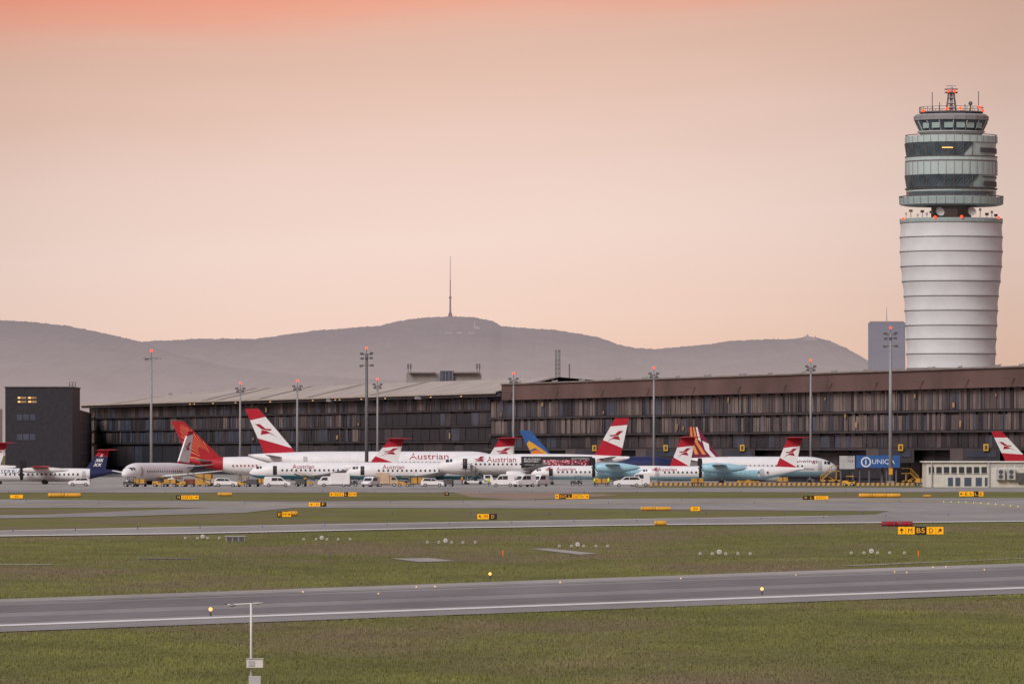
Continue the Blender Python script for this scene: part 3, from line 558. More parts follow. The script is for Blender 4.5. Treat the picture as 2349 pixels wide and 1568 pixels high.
            for k in range(6):
                a=R(60*k+14); ca,sa=math.cos(a),math.sin(a)
                def bp(rad,w,xo): 
                    return [(-d0+.2+xo, side*y+rad*ca-w*sa, zz_+rad*sa+w*ca),(-d0+.2-xo, side*y+rad*ca+w*sa, zz_+rad*sa-w*ca)]
                q=bp(.3,.09,.18)+bp(1.2,.22,.34)+bp(2.0,.16,.22)
                MB().add([*q,*[(x-.05,yy,z) for x,yy,z in q]],[(0,1,3,2),(2,3,5,4),(6,8,9,7),(8,10,11,9)]).build('blade','black',pr)
    for nm,d,ys_ in (('nose_gear',ln*.8+.8,(0,)),('main_gear',wd+(2.2 if wing=='high' else 4.6),(-2.4,2.4))):
        for y in ys_:
            g=MB().cyl((-d,y,.4),(-d,y,zc-r*.7),.12,n=6).build(nm,'lgrey',t); rw=.36 if nm=='nose_gear' else .5
            for k in (-.28,.28): MB().cyl((-d,y+k-.12,rw),(-d,y+k+.12,rw),rw,n=14).build('tyre','tyre',g)
    return t,S,sec,patch
RT='dred'
TB=((0,0),(.36,.06),(.68,.74),(1,1))
for px,Dn,lab in ((1218,1305,'high wing turboprop with pale blue engine, left of the two, airstair down'),(1462,1290,'high wing turboprop with pale blue engine, right of the two')):
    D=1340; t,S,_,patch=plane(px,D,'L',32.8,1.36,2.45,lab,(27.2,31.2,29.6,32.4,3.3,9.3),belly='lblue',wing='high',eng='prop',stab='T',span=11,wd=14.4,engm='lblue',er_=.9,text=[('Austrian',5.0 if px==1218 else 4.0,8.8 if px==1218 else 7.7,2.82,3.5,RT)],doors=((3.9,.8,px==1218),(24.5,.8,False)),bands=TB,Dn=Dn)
    patch('cheatline','lblue',13,25,1.3,3.0,1,off=.035,nd=6,nz=4)
    m_=MB(); 
    for P in EMB: m_.add([(-(2.6+1.5*u),1.39,2.75+.75*v) for u,v in P],[tuple(range(len(P)))])
    m_.build('emblem','dred',t)
    if px==1218:
        m_=MB()
        for k in range(6): m_.box(-3.9,1.5+.28*k,1.7-.27*k,.7,.3,.08)
        for q in (-.36,.36): m_.cyl((-3.9+q,1.4,2.5),(-3.9+q,3.1,1.1),.04,n=4)
        m_.build('airstair','dgrey',t)
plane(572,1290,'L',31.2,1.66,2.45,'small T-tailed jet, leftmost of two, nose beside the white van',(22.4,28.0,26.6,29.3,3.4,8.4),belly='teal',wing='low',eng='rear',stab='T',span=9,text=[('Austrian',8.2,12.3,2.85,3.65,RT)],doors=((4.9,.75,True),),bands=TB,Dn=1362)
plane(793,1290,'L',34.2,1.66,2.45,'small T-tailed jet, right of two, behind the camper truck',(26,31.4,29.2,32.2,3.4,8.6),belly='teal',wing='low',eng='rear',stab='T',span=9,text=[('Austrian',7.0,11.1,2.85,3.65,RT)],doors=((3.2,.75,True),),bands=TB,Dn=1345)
t,S,_,patch=plane(1003,1345,'L',38,2.1,3.95,'white jet with dark advertising panel on its side and boarding stairs',(31.0,36.3,35.2,37.9,5.7,13.1),belly='offwhite',span=11,text=[('Austrian',9.8,15.6,4.45,5.5,RT)],doors=((5.5,.9,True),(32,.9,False)),bands=((0,0),(.42,.2),(.78,.82),(1,1)),Dn=1325)
patch('advert_panel','black',16.6,30.6,2.5,5.5,1,off=.045,nd=10,nz=8)
fy=lambda x,z:math.sqrt(max(.01,2.18**2-(z-3.95)**2))
put_text('BUILDING','offwhite',t,-17.2,-20.4,4.85,5.2,fy); put_text('BRIDGES','offwhite',t,-17.2,-20.0,4.4,4.75,fy); put_text('VIENNA 2015','offwhite',t,-17.2,-20.6,3.8,4.0,fy); put_text('EUROVISION','offwhite',t,-26.6,-30.0,5.0,5.25,fy)
patch('advert_art','dots',20.8,30.0,2.6,4.85,1,off=.06,nd=8,nz=8)
m_=MB(); m_.box(-18,fy(0,3.2)+.02,3.2,1.6,.02,.3); m_.build('advert_badge','red',t)
for P in EMB[:2]:
    MB().add([(-(7.2+2.2*u),2.13,4.35+1.2*v) for u,v in P],[tuple(range(len(P)))]).build('emblem','dred',t)
m_=MB(); m_.box(-32.5,1.62,5.0,.7,.03,.4).build('flag','dred',t)
plane(1165,1480,'R',56.5,2.5,3.95,'long wide jet with the tallest red and white chevron tail',(46.0,53.0,54.2,57.2,6.0,15.7),belly='offwhite',span=22,text=[('Austrian',21.4,12.9,4.75,6.05,RT)],doors=((8,.9,False),(44,.9,False)),bands=((0,0),(.12,.34),(.82,.74),(1,1)))
plane(885,1520,'R',45,2.1,3.2,'red and white jet with fan pattern on its red tail',(36.4,43.9,45.2,48.0,4.6,13.2),belly='offwhite',aft=(36,'tred'),span=17,finm=('tred',),bands=((0,0),(1,1)),emb='fan',win='dred')
plane(283,1300,'L',29,1.75,2.5,'white jet angled towards us with a slim tail, behind the leftmost mast',(22.0,26.8,26.5,28.6,3.9,10.4),belly='white',span=12,yaw=R(65),doors=((4.5,.8,False),),bands=((0,0),(.1,.05),(.85,.9),(1,1)),wingm='offwhite')
plane(-47,1330,'L',27,1.3,1.85,'turboprop with navy tail and red top at the far left',(20.6,24.6,23.4,25.3,2.8,6.6),belly='offwhite',aft=(21.5,'navy'),wing='high',eng='prop',stab='T',span=13,wd=10.6,engm='offwhite',er_=.5,wingm='red',text=[('SERBIA',4.2,8.3,2.15,2.85,'navy')],finm=('navy','red'),bands=((0,0),(.72,.66),(1,1)),emb='cross',doors=((20.5,.7,False),))
plane(-330,1345,'L',31.6,1.66,2.35,'T-tailed jet cut off by the left edge of the photo',(24.6,28.4,27.0,30.0,3.5,8.0),belly='teal',eng='rear',stab='T',span=13,bands=((0,0),(.05,.0),(.6,.75),(1,1)))
plane(1565,1455,'R',34.5,2.0,3.4,'blue tailed jet mostly hidden behind the advertising jet',(27.6,32.0,32.4,34.8,5.2,10.9),body='navy',belly='blue',span=16,finm=('blue',),bands=((0,0),(1,1)),emb='sun')
plane(1922,1388,'R',33.8,2.0,3.4,'white jet with burgundy and orange striped tail, nose at the blue banner',(24.2,29.6,28.6,30.6,5.2,11.4),belly='lblue',span=15,finm=('burg',),bands=((0,0),(1,1)),emb='stripes',text=[('germanwings',11.8,4.2,3.95,4.8,'burg'),('Lufthansa',8.2,5.0,2.75,3.1,'navy')],engm='lgrey',doors=((3.7,.8,False),))
plane(2680,1282,'R',34,1.9,2.8,'red and white tailed jet cut off by the right edge',(26.0,30.6,31.4,33.4,4.4,10.2),belly='offwhite',span=14,bands=((0,0),(.25,.3),(.8,.8),(1,1)))
# ---------------------------------------------------------------- vehicles
def wheels(t,xs,W_,r=.33):
    for x in xs:
        for y in (-1,1):
            w=MB().cyl((x,y*W_/2-.1*y-.1,r),(x,y*W_/2-.1*y+.1,r),r,n=14).build('wheel','tyre',t); MB().cyl((x,y*W_/2+.0,r),(x,y*W_/2+.02*y,r),r*.55,n=10).build('rim','lgrey',w)
def vehicle(px,kind,Ln,label,col='white',D=1235,face='L',yaw=0,Hh=None,cat=None,name=None):
    nm={'van':'delivery_van','car':'estate_car','truck':'box_truck','tug':'baggage_tractor','cart':'baggage_cart','loader':'belt_loader'}[kind]
    t=thing(name or nm,label,cat or {'van':'van','car':'car','truck':'truck','tug':'tractor','cart':'cart','loader':'loader'}[kind],(GX(px,D),D,0),(pi if face=='L' else 0)+yaw)
    Wd=1.8
    if kind in('van','car','truck'):
        if kind=='car': P=[(-.5,.28),(.5,.28),(.5,.68),(.46,.85),(.24,1.0),(.1,1.45),(-.38,1.5),(-.47,1.1),(-.5,.8)]; hz=Hh or 1.6; b=1.5; sw=[[(.19,1.02),(.08,1.38),(-.04,1.4),(-.04,1.02)],[(-.06,1.02),(-.06,1.4),(-.34,1.42),(-.42,1.05)]]; ws=[(.235,1.02),(.105,1.43)]
        else: P=[(-.5,.3),(.5,.3),(.5,.7),(.475,.88),(.30,1.08),(.19,1.62),(.1,1.84),(0,1.88),(-.44,1.86),(-.48,1.6),(-.5,1.0)]; hz=Hh or 1.9; b=1.88; sw=[[(.25,1.1),(.16,1.6),(.03,1.64),(.03,1.1)]]; ws=[(.30,1.1),(.195,1.6)]
        if kind=='van' and Ln<5.2: sw.append([(.01,1.1),(.01,1.64),(-.2,1.64),(-.2,1.1)])
        k=hz/b; xo=0;Lc=Ln
        if kind=='truck': Lc=Ln*.55; xo=Ln*.225
        tr_=lambda P:[(x*Lc+xo,z*k) for x,z in P]
        if kind=='truck': P=[(-.3,.4),(.5,.4),(.5,.95),(.42,1.2),(.26,1.85),(-.3,1.9)]; sw=[[(.33,1.2),(.2,1.7),(-.05,1.7),(-.05,1.2)]]; ws=[(.415,1.22),(.27,1.82)]
        MB().prism(tr_(P),-Wd/2,Wd/2).build('body',col,t,bevel=.07)
        for q in sw:
            for y in (-1,1): MB().prism(tr_(q),y*(Wd/2+.012),y*(Wd/2+.03)).build('side_window','glass',t)
        (xa,za),(xb,zb)=tr_(ws); MB().add([(xa+.03,-Wd*.42,za),(xa+.03,Wd*.42,za),(xb+.03,Wd*.38,zb),(xb+.03,-Wd*.38,zb)],[(0,1,2,3)]).build('windscreen','glass',t)
        for y in (-1,1): MB().box(.5*Lc+xo,y*Wd*.36,.72*k,.08,.32,.18).build('headlight','cool' if D==1235 and int(px)%2 else 'lgrey',t)
        for y in (-1,1): MB().box(-.5*Ln-.0,y*Wd*.43,.9*k,.06,.14,.35).build('tail_light','red',t)
        if kind=='truck':
            MB().box(-Ln*.2,0,1.5,Ln*.6,2.1,2.05).build('cargo_box',col,t,bevel=.05); MB().box(-Ln*.1,0,.42,Ln*.8,1.5,.2).build('chassis','dgrey',t)
        else:
            for y in (-1,1): MB().box(0,y*(Wd/2+.01),.38,Ln*.55,.03,.12).build('sill','dgrey',t)
            MB().box(.5*Ln,0,.42,.1,Wd*.9,.2).build('bumper','dgrey',t)
        wheels(t,(Ln*.31,-Ln*.31),Wd)
    elif kind=='tug':
        MB().prism([(-Ln/2,.3),(Ln/2,.3),(Ln/2,.95),(Ln*.1,1.0),(0,.7),(-Ln*.3,.7),(-Ln/2,.9)],-.7,.7).build('body',col,t,bevel=.05)
        for x in (-Ln*.38,Ln*.12):
            for y in (-.6,.6): MB().cyl((x,y,.8),(x,y,1.75),.05,n=5).build('post','dgrey',t)
        MB().box(-Ln*.13,0,1.8,Ln*.6,1.4,.1).build('roof',col,t); MB().box(-Ln*.2,0,.85,.5,.9,.35).build('seat','black',t); wheels(t,(Ln*.3,-Ln*.3),1.5,.3)
    elif kind=='cart':
        hh=Hh or 1.5; MB().box(0,0,.5,Ln,1.4,.15).build('platform','dgrey',t); MB().box(-.05,0,.58+(hh-.58)/2,Ln*.9,1.3,hh-.6).build('cover',col,t,bevel=.05)
        for y in (-.67,.67): MB().box(0,y,.58+(hh-.58)/2,Ln*.08,.04,hh-.6).build('strap','dgrey',t)
        MB().cyl((Ln/2,0,.45),(Ln/2+.6,0,.35),.05,n=5).build('drawbar','dgrey',t); wheels(t,(Ln*.34,-Ln*.34),1.4,.25)
    elif kind=='loader':
        MB().prism([(-Ln/2,.3),(Ln/2,.3),(Ln/2,.8),(-Ln/2,.7)],-.8,.8).build('chassis',col,t,bevel=.04); MB().add([(-Ln*.55,-.5,.9),(Ln*.6,-.5,2.1),(Ln*.6,.5,2.1),(-Ln*.55,.5,.9),(-Ln*.55,-.5,1.1),(Ln*.6,-.5,2.35),(Ln*.6,.5,2.35),(-Ln*.55,.5,1.1)],[(0,1,2,3),(7,6,5,4),(0,4,5,1),(1,5,6,2),(2,6,7,3),(3,7,4,0)]).build('conveyor','dgrey',t)
        for y in (-.55,.55): MB().cyl((-Ln*.5,y,1.5),(Ln*.55,y,2.7),.05,n=5).build('handrail',col,t)
        MB().box(0,0,1.1,.5,1.2,.9).build('operator_cab',col,t); wheels(t,(Ln*.33,-Ln*.33),1.6,.3)
    return t
V_=vehicle
V_(518,'car',4.3,'white estate car among the yellow ground equipment','white',face='R'); V_(636,'van',4.9,'white panel van below the first T-tailed jet','white',face='R')
V_(766,'truck',5.8,'white box truck with its cab to the left'); V_(850,'van',4.6,'white van seen end-on next to the beige truck',yaw=R(68)); V_(888,'truck',4.2,'beige box truck behind the white van','beige',D=1245,face='R'); V_(926,'tug',2.3,'yellow tractor between beige truck and white car','dyellow')
V_(958,'cart',2.6,'yellow covered cart half hidden by a white car','dyellow',Hh=1.7,D=1242); V_(992,'car',4.2,'white estate car in front of the nose of the advertising jet',face='R'); V_(1154,'van',4.2,'white van left of the pair beside the stairs',Hh=2.3); V_(1202,'van',4.2,'white van right of the pair beside the stairs',Hh=2.3,yaw=R(35))
V_(1236,'van',4.4,'white van with its front under the first turboprop nose',Hh=2.2,D=1250,yaw=R(60)); V_(1440,'car',5.2,'white van-like car beneath the right turboprop nose',Hh=1.9,face='L'); V_(1466,'van',4.0,'tall white van behind the rightmost car',Hh=2.5,D=1250); V_(182,'car',4.0,'small white car beside the navy tailed turboprop',D=1260)
V_(1322,'tug',2.2,'dark tug beneath the turboprop fuselage','dgrey',D=1270); V_(808,'tug',2.0,'low dark tug right of the white box truck','dgrey',D=1250)
for px,k,c,l,ln,D in ((298,'tug','dgrey','dark tug below the angled jet nose',2.2,1240),(322,'cart','dyellow','small ochre cart left of the leftmost mast',2.2,1240),(366,'tug','dyellow','ochre tug right of the leftmost mast',2.4,1245),(392,'cart','dyellow','ochre cart between two ochre tugs',2.4,1240),(413,'tug','dyellow','ochre tug fourth from the left',2.2,1240),(434,'cart','rust','rusty brown cart below the red-fan tail',2.0,1242),(458,'loader','dyellow','ochre belt loader left of the white car',3.8,1250),(485,'cart','beige','beige cart just left of the white car',1.8,1255),(470,'cart','dyellow','tall ochre cart behind the beige cart',3.2,1265),(556,'tug','dyellow','ochre tug right of the white estate car',2.6,1240),(580,'cart','dgrey','grey cart in front of the first jet nose',2.2,1238),(600,'cart','dyellow','small ochre cart just left of the panel van',1.8,1262),(700,'loader','dyellow','ochre belt loader between panel van and box truck',3.4,1275),(1028,'cart','dgrey','grey cart beside the boarding stairs',1.9,1245),(690,'cart','dgrey','low dark cart right of the panel van',2.0,1245),(1380,'cart','dyellow','ochre cart beside workers in bright vests',2.6,1255),(1600,'cart','dyellow','ochre box cart on the striped barrier line',2.4,1272),(1716,'loader','dyellow','ochre belt loader under the right turboprop tail',4,1325),(1795,'cart','dyellow','ochre cart under the white striped-tail jet',2.2,1325),(1948,'tug','yellow','yellow tug near the nose of the striped-tail jet',2.4,1270),(2111,'cart','yellow','yellow cart left of the low white building',1.9,1275)):
    V_(px,k,ln,l,c,D=D,Hh=(2.2 if px==470 else 1.4) if k=='cart' else None,face=random.choice('LR'),yaw=random.uniform(-.3,.3))
def stairs(px,D,label,zp,run,col,cabc,mir=1):
    t=thing('boarding_stairs',label,'stairs',(GX(px,D),D,0)); m_=MB(); n=12
    for k in range(n): m_.box(mir*(.9+run*(k+.5)/n),0,zp-(zp-.5)*(k+.5)/n,run/n*1.2,1.5,.08)
    m_.build('steps','dgrey',t); MB().box(0,0,zp,1.8,1.7,.12).build('platform',col,t)
    for y in (-.8,.8):
        m_=MB().cyl((mir*.9,y,zp),(mir*(.9+run),y,.5),.1,n=5); m_.build('stringer',col,t)
        m_=MB().cyl((mir*.9,y,zp+1),(mir*(.9+run),y,1.5),.05,n=5).cyl((-mir*.9,y,zp+1),(mir*.9,y,zp+1),.05,n=5)
        for k in range(6): m_.cyl((mir*(.9+run*k/5),y,zp-(zp-.5)*k/5),(mir*(.9+run*k/5),y,zp+1-(zp-.5)*k/5),.035,n=4)
        m_.build('handrail',col,t)
    for a,b_ in (((0,-.6,.5),(0,-.6,zp)),((0,.6,.5),(0,.6,zp)),((0,0,.5),(mir*2,0,zp*.6))): MB().cyl(a,b_,.12).build('support',col,t)
    MB().box(mir*run*.5,0,.55,run+1.5,1.7,.3).build('chassis',cabc,t)
    for x in (0,run*.85):
        for y in (-.8,.8): MB().cyl((mir*x,y-.12,.35),(mir*x,y+.12,.35),.35,n=12).build('wheel','tyre',t)
    if cabc=='white': MB().prism([(mir*(run+.1),.5),(mir*(run+2),.5),(mir*(run+2),1.1),(mir*(run+1.6),1.9),(mir*(run+.1),1.9)],-.85,.85).build('cab','white',t,bevel=.05); MB().box(mir*(run+.9),-.87,1.5,1,.02,.55).build('window','glass',t)
    return t
stairs(1068,1321.5,'mobile boarding stairs at the open door of the advertising jet',3.0,3.4,'dsteel','white'); stairs(1918,1370,'ochre steps at the nose of the striped-tail jet',2.5,2.2,'dyellow','dyellow',-1); stairs(2078,1345,'ochre scaffold steps right of the tallest mast',2.1,1.6,'dyellow','dyellow',1)
pm=bpy.data.materials.new('personm'); pm.use_nodes=True; q=pm.node_tree; b_=q.nodes['Principled BSDF']; a1=q.nodes.new('ShaderNodeTexCoord'); a2=q.nodes.new('ShaderNodeSeparateXYZ'); a3=q.nodes.new('ShaderNodeMath'); a3.operation='DIVIDE'; a3.inputs[1].default_value=2; a4=q.nodes.new('ShaderNodeValToRGB'); a4.color_ramp.interpolation='CONSTANT'
a4.color_ramp.elements[0].color=(.03,.035,.06,1); a4.color_ramp.elements[1].position=.46; a4.color_ramp.elements[1].color=(.09,.08,.09,1); e=a4.color_ramp.elements.new(.745); e.color=(.5,.3,.22,1)
for x,y in ((a1.outputs['Object'],a2.inputs[0]),(a2.outputs['Z'],a3.inputs[0]),(a3.outputs[0],a4.inputs[0]),(a4.outputs[0],b_.inputs['Base Color'])): q.links.new(x,y)
def person(px,D,z,label,vest,rz=0,step=.12):
    t=thing('person',label,'person',(GX(px,D),D,z),rz)
    J=[(0,0,.95,.14),(0,0,1.2,.14),(0,0,1.42,.13),(0,0,1.52,.06),(0,.01,1.62,.095),(0,.01,1.72,.085),(-.19,0,1.4,.06),(-.25,.03,1.15,.048),(-.24,-.1,.93,.038),(.19,0,1.4,.06),(.25,.03,1.15,.048),(.24,-.1,.93,.038),(-.1,0,.88,.09),(-.11,-step,.48,.062),(-.11,-step*.5,.07,.045),(-.11,-step*.5-.14,.04,.035),(.1,0,.88,.09),(.11,step*.3,.48,.062),(.11,step,.07,.045),(.11,step-.14,.04,.035)]
    E=[(0,1),(1,2),(2,3),(3,4),(4,5),(2,6),(6,7),(7,8),(2,9),(9,10),(10,11),(0,12),(12,13),(13,14),(14,15),(0,16),(16,17),(17,18),(18,19)]
    me=bpy.data.meshes.new('body'); me.from_pydata([j[:3] for j in J],E,[]); me.materials.append(pm); o=bpy.data.objects.new('body',me); C.objects.link(o); o.parent=t
    o.modifiers.new('s','SKIN'); me.skin_vertices[0].data[0].use_root=True
    for i,j in enumerate(J): me.skin_vertices[0].data[i].radius=(j[3],j[3])
    o.modifiers.new('u','SUBSURF').levels=1
    if vest: MB().lathe([(.16,.85),(.2,.95),(.21,1.25),(.2,1.42),(.1,1.47)],12).build('vest',vest,t,True)
    MB().sph((0,.03,1.76),.1,8).build('hair','hair',t,True)
for a in ((1121,1236,0,'worker in a bright yellow vest standing by the stairs','hivis'),(1364,1252,0,'worker in bright vest left of the ochre cart','hivis'),(1370,1262,0,'second worker in bright vest, further back, left of the ochre cart','hivis'),(1396,1252,0,'worker in bright vest right of the ochre cart','hivis'),(1066,1321.2,3.06,'passenger in dark clothes at the top of the boarding stairs',None),(1082,1321.3,2.35,'passenger in dark clothes on the upper steps',None),(1091,1321,1.7,'passenger in grey jacket halfway down the steps','cloth2'),(1101,1321.4,.9,'passenger in a navy jacket near the foot of the steps','navy'),(1060,1300,0,'worker in an orange vest below the stairs','orange'),(940,1238,0,'worker in dark clothes right of the yellow tractor',None)): person(*a,rz=random.uniform(-1,1))
# barriers
m_=MB()
for k in range(4): m_.add([(-.9+.45*k,-.3,0),(-.45+.45*k,-.3,0),(-.3+.45*k if k<3 else .9,-.14,.55),(-.75+.45*k if k else -.9,-.14,.55)],[(0,1,2,3)],k%2)
m_.box(0,.05,.27,1.8,.34,.55,1)
b0=m_.build('striped_barrier',['dyellow','fac1']); b0.location=(GX(1490,1280),1280,0); tag(b0,'yellow and black striped barrier block in the row below the turboprops','barrier','striped barriers along the apron edge')
for i in range(1,28):
    o=b0.copy(); C.objects.link(o); o.location=(GX(1490+22.6*i,1280),1280,0)
s=1335/F; t=thing('advert_banner','blue banner with white lettering raised beside the pier','banner',(GX(2014,1335),1335,0))
MB().box(0,0,H+(YH-1058)*s,100*s,1.6,28*s).build('panel','blue',t); zc_=H+(YH-1059)*s; put_text('UNIQA','white',t,-14*s,38*s,zc_-.55,zc_+.55,lambda x,z:-.83); MB().lathe([(.75,0),(1.0,0)],20).build('ring','white',t,loc=(-28*s,-.83,zc_)).rotation_euler=(pi/2,0,0)
MB().cyl((-28*s,-.84,zc_-.5),(-28*s,-.84,zc_+.5),.12,n=6).build('emblem','white',t)
for x in (-42,-20,20,42): MB().cyl((x*s,0,0),(x*s,0,zc_-1.2),.18).build('support_leg','dsteel',t)
t=thing('stair_tower','pale boxy stair tower left of the blue banner','stair tower',(GX(1943,1335),1335,0)); MB().box(0,0,H+(YH-1060)*s,34*s,2.4,30*s).build('wall','lgrey',t); put_text('F37','dgrey',t,1*s,13*s,5.1,5.6,lambda x,z:-1.23); put_text('F33','dgrey',t,1*s,13*s,4.3,4.8,lambda x,z:-1.23)
for x in (-14,14): MB().cyl((x*s,0,0),(x*s,0,3),.18).build('support_leg','dsteel',t)
# white low building
D=1220; s=D/F; x0=GX(2125,D); t=thing('service_building','low white service building with small windows and roof fans','building',(x0,D,0)); zt=H+(YH-1060)*s
MB().box(11,6,zt/2,22,12,zt).build('wall','plaster',t); MB().box(11,6,zt+.12,22.8,12.8,.24).build('roof','offwhite',t)
for x in (.9,11.2): MB().box(x,-.15,zt/2,.25,.3,zt).build('downpipe','lgrey',t)
for i in range(8): 
    w_=MB().box(.9+1.35*i,-.03,zt-1.35,.95,.1,1.1).build('window','glass',t); MB().box(.9+1.35*i,-.05,zt-2.0,1.1,.2,.1).build('sill','lgrey',w_)
for px,w in ((2180,11),(2197,11),(2220,16),(2245,14),(2262,6)): MB().box(px*s-2125*s,-.03,1.0,w*s,.1,1.5).build('door','win',t)
for px in (2295,2319):
    f_=MB().box((px-2125)*s,-.5,2.3,1.5,.9,1.9).build('fan_unit','lgrey',t)
    for z in (1.9,2.75): MB().cyl(((px-2125)*s,-.98,z),((px-2125)*s,-.93,z),.4,n=16).build('fan_grille','dgrey',f_)
for i in range(6): MB().box(11.5+i*1.7,-.04,zt-.55,1.4,.06,.4).build('vent','lgrey',t)
MB().box((2342-2125)*s,-.3,1.7,1.2,.5,1.8).build('cabinet','dgrey',t)
# ---------------------------------------------------------------- taxi signs
def arrow(m_,cx,cz,r,a,y,mi):
    c,n=math.cos(a),math.sin(a); P=[(-.9,-.14),(.1,-.14),(-.15,-.5),(.15,-.6),(.9,0),(.15,.6),(-.15,.5),(.1,.14),(-.9,.14)]
    m_.add([(cx+r*(u*c-v*n),y,cz+r*(u*n+v*c)) for u,v in P],[tuple(range(9))],mi)
def sign(px,yc,w,h,segs,label):
    D=GD(yc+h/2+2); s=D/F; W=w*s; Hh=h*s; t=thing('taxiway_sign',label,'sign',(GX(px,D),D,0),group='yellow taxiway signs'); z0=2*s; n=sum(q[0] for q in segs); x=-W/2
    MB().box(0,.1,z0+Hh/2,W+.06,.2,Hh+.06).build('housing','dgrey',t)
    for wt,tx,bg in segs:
        ww=W*wt/n; MB().box(x+ww/2,-.015,z0+Hh/2,ww-.02,.03,Hh).build('panel','signY' if bg=='Y' else 'black',t)
        fg='black' if bg=='Y' else 'signY'
        if isinstance(tx,(int,float)): q=MB(); arrow(q,x+ww/2,z0+Hh/2,min(ww,Hh)*.4,R(tx),-.04,0); q.build('arrow',fg,t)
        elif tx:
            tw=min(ww*.78,Hh*.55*len(tx)); put_text(tx,fg,t,x+ww/2-tw/2,x+ww/2+tw/2,z0+Hh*.18,z0+Hh*.82,lambda x,z:-.04)
        x+=ww
    for dx in (-W*.35,W*.35): MB().cyl((dx,.1,0),(dx,.1,z0),.05,n=5).build('leg','dsteel',t)
sign(2112,1216,105,17,((1,90,'Y'),(1.2,'M','Y'),(1.5,'B5','K'),(1.2,'D','Y'),(1,45,'Y')),'long yellow sign with B5 on black at the right')
sign(1117,1184,45,12,((1,135,'Y'),(1,'M','Y'),(1.3,'D','K')),'small yellow and black sign with M and D near the middle')
sign(652,1179,32,11,((1,'E','K'),(1,'M','Y'),(1,0,'Y')),'sign with E and M left of centre, in front of a yellow tube'); sign(728,1156,40,9,((1,180,'Y'),(1,'M','Y'),(1,'F','K')),'sign with M and F behind the E and M sign')
sign(430,1140,52,9,((1,'M','K'),(2.5,'EXIT2','Y'),(1,0,'Y')),'sign reading M EXIT2 below the ochre belt loader'); sign(787,1133,62,9,((1,180,'Y'),(2.5,'EXIT2','Y'),(1,'L','K'),(1,'M','Y'),(1,0,'Y')),'sign with EXIT2 below the white box truck')
sign(1025,1132,10,7,((1,'M','K'),),'tiny single sign left of the stairs'); sign(1312,1138,78,10,((1,180,'Y'),(2,'EXIT','K'),(1,'L','K'),(3,'EXIT24','Y'),(1,0,'Y')),'sign reading EXIT24 in the brown verge'); sign(1871,1141,58,8,((1,'M','K'),(1,'L','K'),(2.5,'EXIT2','Y')),'sign reading M and EXIT2 right of centre')
sign(2228,1132,56,11,((1,180,'Y'),(1,'E','Y'),(1,'K','Y'),(1,'L','K'),(1,'E','Y')),'sign with E K L E below the low white building'); sign(38,1138,30,8,((1,'30','Y'),),'small sign at the far left edge'); sign(1595,1166,22,10,((1,'30','Y'),),'small orange sign right of the long yellow tube')
def tube(px,yc,w,h,col,label,n=1):
    D=GD(yc+h/2); s=D/F; t=thing('marker_tube',label,'marker',(GX(px,D),D,0)); r=h*s/2; L2=w*s/n
    for i in range(n):
        c=-w*s/2+L2*(i+.5); MB().lathe([(.02,c-L2*.49),(r*.9,c-L2*.49),(r,c-L2*.45),(r,c+L2*.45),(r*.9,c+L2*.49),(.02,c+L2*.49)],16,0,r,axis='x').build('tube_section',col,t,True)
        for k in (-.3,.3): MB().lathe([(r*1.03,c+L2*k-.05),(r*1.06,c+L2*k),(r*1.03,c+L2*k+.05)],16,0,r,axis='x').build('strap','dyellow' if col=='yellow' else 'dgrey',t)
    MB().box(0,r*.3,r*.15,w*s*.96,r,r*.3).build('base_rail','dgrey',t)
tube(148,1135,76,10,'yellow','long yellow tube in the grass at the left',2); tube(516,1133,34,8,'yellow','short yellow tube left of centre below the white car',1); tube(672,1177,22,11,'yellow','stubby yellow tube behind the E and M sign'); tube(1504,1166,70,9,'yellow','long yellow tube in the middle distance right of centre',2); tube(1515,1199,28,12,'yellow','stubby yellow tube on the taxiway edge'); tube(2018,1136,96,10,'yellow','longest yellow tube, below the blue banner',3); tube(2127,1137,18,5,'yellow','tiny yellow tube right of the longest one'); tube(2058,1201,72,12,'dred','dark red tube behind the B5 sign',2); tube(1310,1143,24,5,'yellow','low yellow tube in front of the EXIT24 sign')
# ---------------------------------------------------------------- small lamps
ROW={1234:'leftmost lamp row',1237:'second lamp row from the left',1244:'lamp row above the paved pad',1253:'lamp row by the slanting strip',1271:'lamp row left of the rightmost row',1269:'rightmost lamp row'}
def lamp(px,y,big=False):
    D=GD(y+4); s=D/F
    t=thing('approach_lamp',('larger round ground lamp in the middle of the ' if big else 'small white ground lamp in the ')+ROW[y],'lamp',(GX(px,D),D,0),group=ROW[y])
    k=1.35 if big else .8
    MB().cyl((0,0,0),(0,0,.12*k),.03,n=5).build('stem','dgrey',t); MB().cyl((0,.1*k,.2*k),(0,-.08*k,.2*k),.11*k,n=10).build('housing','offwhite',t); MB().cyl((0,-.085*k,.2*k),(0,-.1*k,.2*k),.07*k,n=10).build('lens','grey' if not big else 'lgrey',t)
for y,xs,bgx in ((1234,(425,453,465,476,503),465),(1237,(697,725,738,750,776,803),738),(1244,(980,1007,1022,1036,1062,1090),1022),(1253,(1283,1311,1325,1339,1367,1394),1325),(1271,(1606,1634,1650,1665,1693,1721),1650),(1269,(1953,1982,1999,2013,2041,2075),1999)):
    for x in xs: lamp(x,y,x==bgx)
def edge(px,y,m,label,r=.09,h=.3,grp=None,cat='lamp'):
    D=GD(y+2); o=thing('edge_light',label,cat,(GX(px,D),D,0),group=grp); MB().cyl((0,0,0),(0,0,h*.6),.04,n=6).build('stem','dgrey',o); MB().sph((0,0,h),r,8).build('lens',m,o,True)
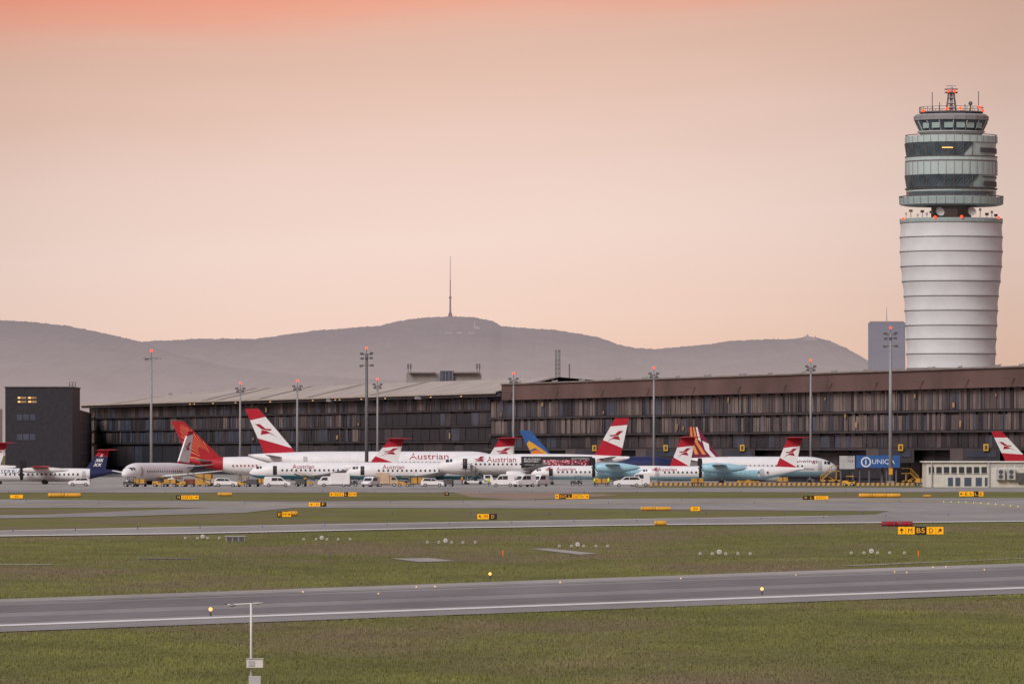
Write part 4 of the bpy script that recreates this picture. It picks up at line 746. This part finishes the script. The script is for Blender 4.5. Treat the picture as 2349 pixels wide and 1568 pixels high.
for px,y,l in ((483,1408,'glowing amber runway light left, near the white post'),(1124,1323,'glowing amber runway light on the far runway edge'),(1748,1359,'glowing amber runway light right of centre')): edge(px,y+4,'amber',l,.07,.3)
for px,y in ((323,1283),(757,1276),(1770,1269),(2335,1275)): edge(px,y,'bluelamp','small blue taxiway light in the middle grass, at '+{323:'the dark strip',757:'left of the paved pad',1770:'right of centre',2335:'the right edge'}[px],.04,.18)
for px,y in ((868,1361),(955,1346),(998,1345),(1285,1335),(1562,1326),(1826,1318),(2080,1312),(2258,1306),(2052,1311),(2170,1299),(2140,1300),(695,1357)): edge(px,y,'warm','tiny white inset light on the runway surface',.035,.05,'inset runway lights')
for k,(px,y) in enumerate([(x,1218+(-.017*x)) for x in range(30,2300,143)]+[(x,1150+4*math.sin(x)) for x in range(60,2300,167)]+[(x,1127) for x in range(20,2330,120)]+[(x,1178) for x in range(900,2000,180)]): edge(px,y,'bluelamp','tiny blue taxiway edge light',.05,.28,'blue taxiway edge lights')
for i in range(12): edge(2165+i*17,1150+i*i*.11,'greenlamp','tiny yellow green centreline light curving at the right',.06,.1,'taxiway centreline lights')
for px,y,l in ((1154,1274,'short orange post near the middle grass'),(2107,1275,'short orange post at the right in the grass')):
    D=GD(y); o=MB().cyl((0,0,0),(0,0,.3),.05,n=8).cyl((0,0,.3),(0,0,.36),.05,.02,8).build('marker_post','orange'); o.location=(GX(px,D),D,0); tag(o,l,'post')
D=GD(1242); s=D/F; t=thing('cable_cabinet','low grey metal box in the grass at the left','box',(GX(540,D),D,0)); MB().box(0,.4,.2,46*s,.9,.36).build('body','grey',t,bevel=.02); MB().box(0,.4,.4,48*s,1,.05).build('lid','lgrey',t)
for x in (-14,0,14): MB().box(x*s,-.06,.2,10*s,.03,.24).build('vent','dgrey',t)
# foreground mast
D=186.; s=D/F; t=thing('weather_mast','slim white instrument post with crossbar and control box in the foreground grass','mast',(GX(576,D),D,0)); z=lambda y:H+(YH-y)*s
MB().cyl((0,0,0),(0,0,z(1384)),.036,.03,10).build('pole','offwhite',t,True); MB().cyl((-54*s,0,z(1386)),(26*s,0,z(1382)),.018,n=6).build('crossbar','offwhite',t)
MB().lathe([(.02,z(1391)),(.1,z(1389)),(.1,z(1387)),(.04,z(1384))],10,-44*s,0).build('sensor','grey',t); MB().lathe([(.02,z(1386)),(.16,z(1384)),(.16,z(1382)),(.04,z(1380))],10,14*s,0).build('sensor','lgrey',t)
MB().cyl((-54*s,0,z(1384)),(-60*s,0,z(1381)),.02,.04,6).build('wind_vane','grey',t)
bx=MB().box(9*s,-.05,z(1520),38*s,.3,20*s).build('control_box','offwhite',t,bevel=.01); MB().box(9*s,-.05,z(1509.4),41*s,.34,.02).build('box_lid','lgrey',bx); MB().box(2*s,-.21,z(1520),14*s,.01,12*s).build('box_door','lgrey',bx)
MB().box(9*s,0,z(1560)-.15,28*s,.3,22*s+.3).build('base_box','lgrey',t,bevel=.01)
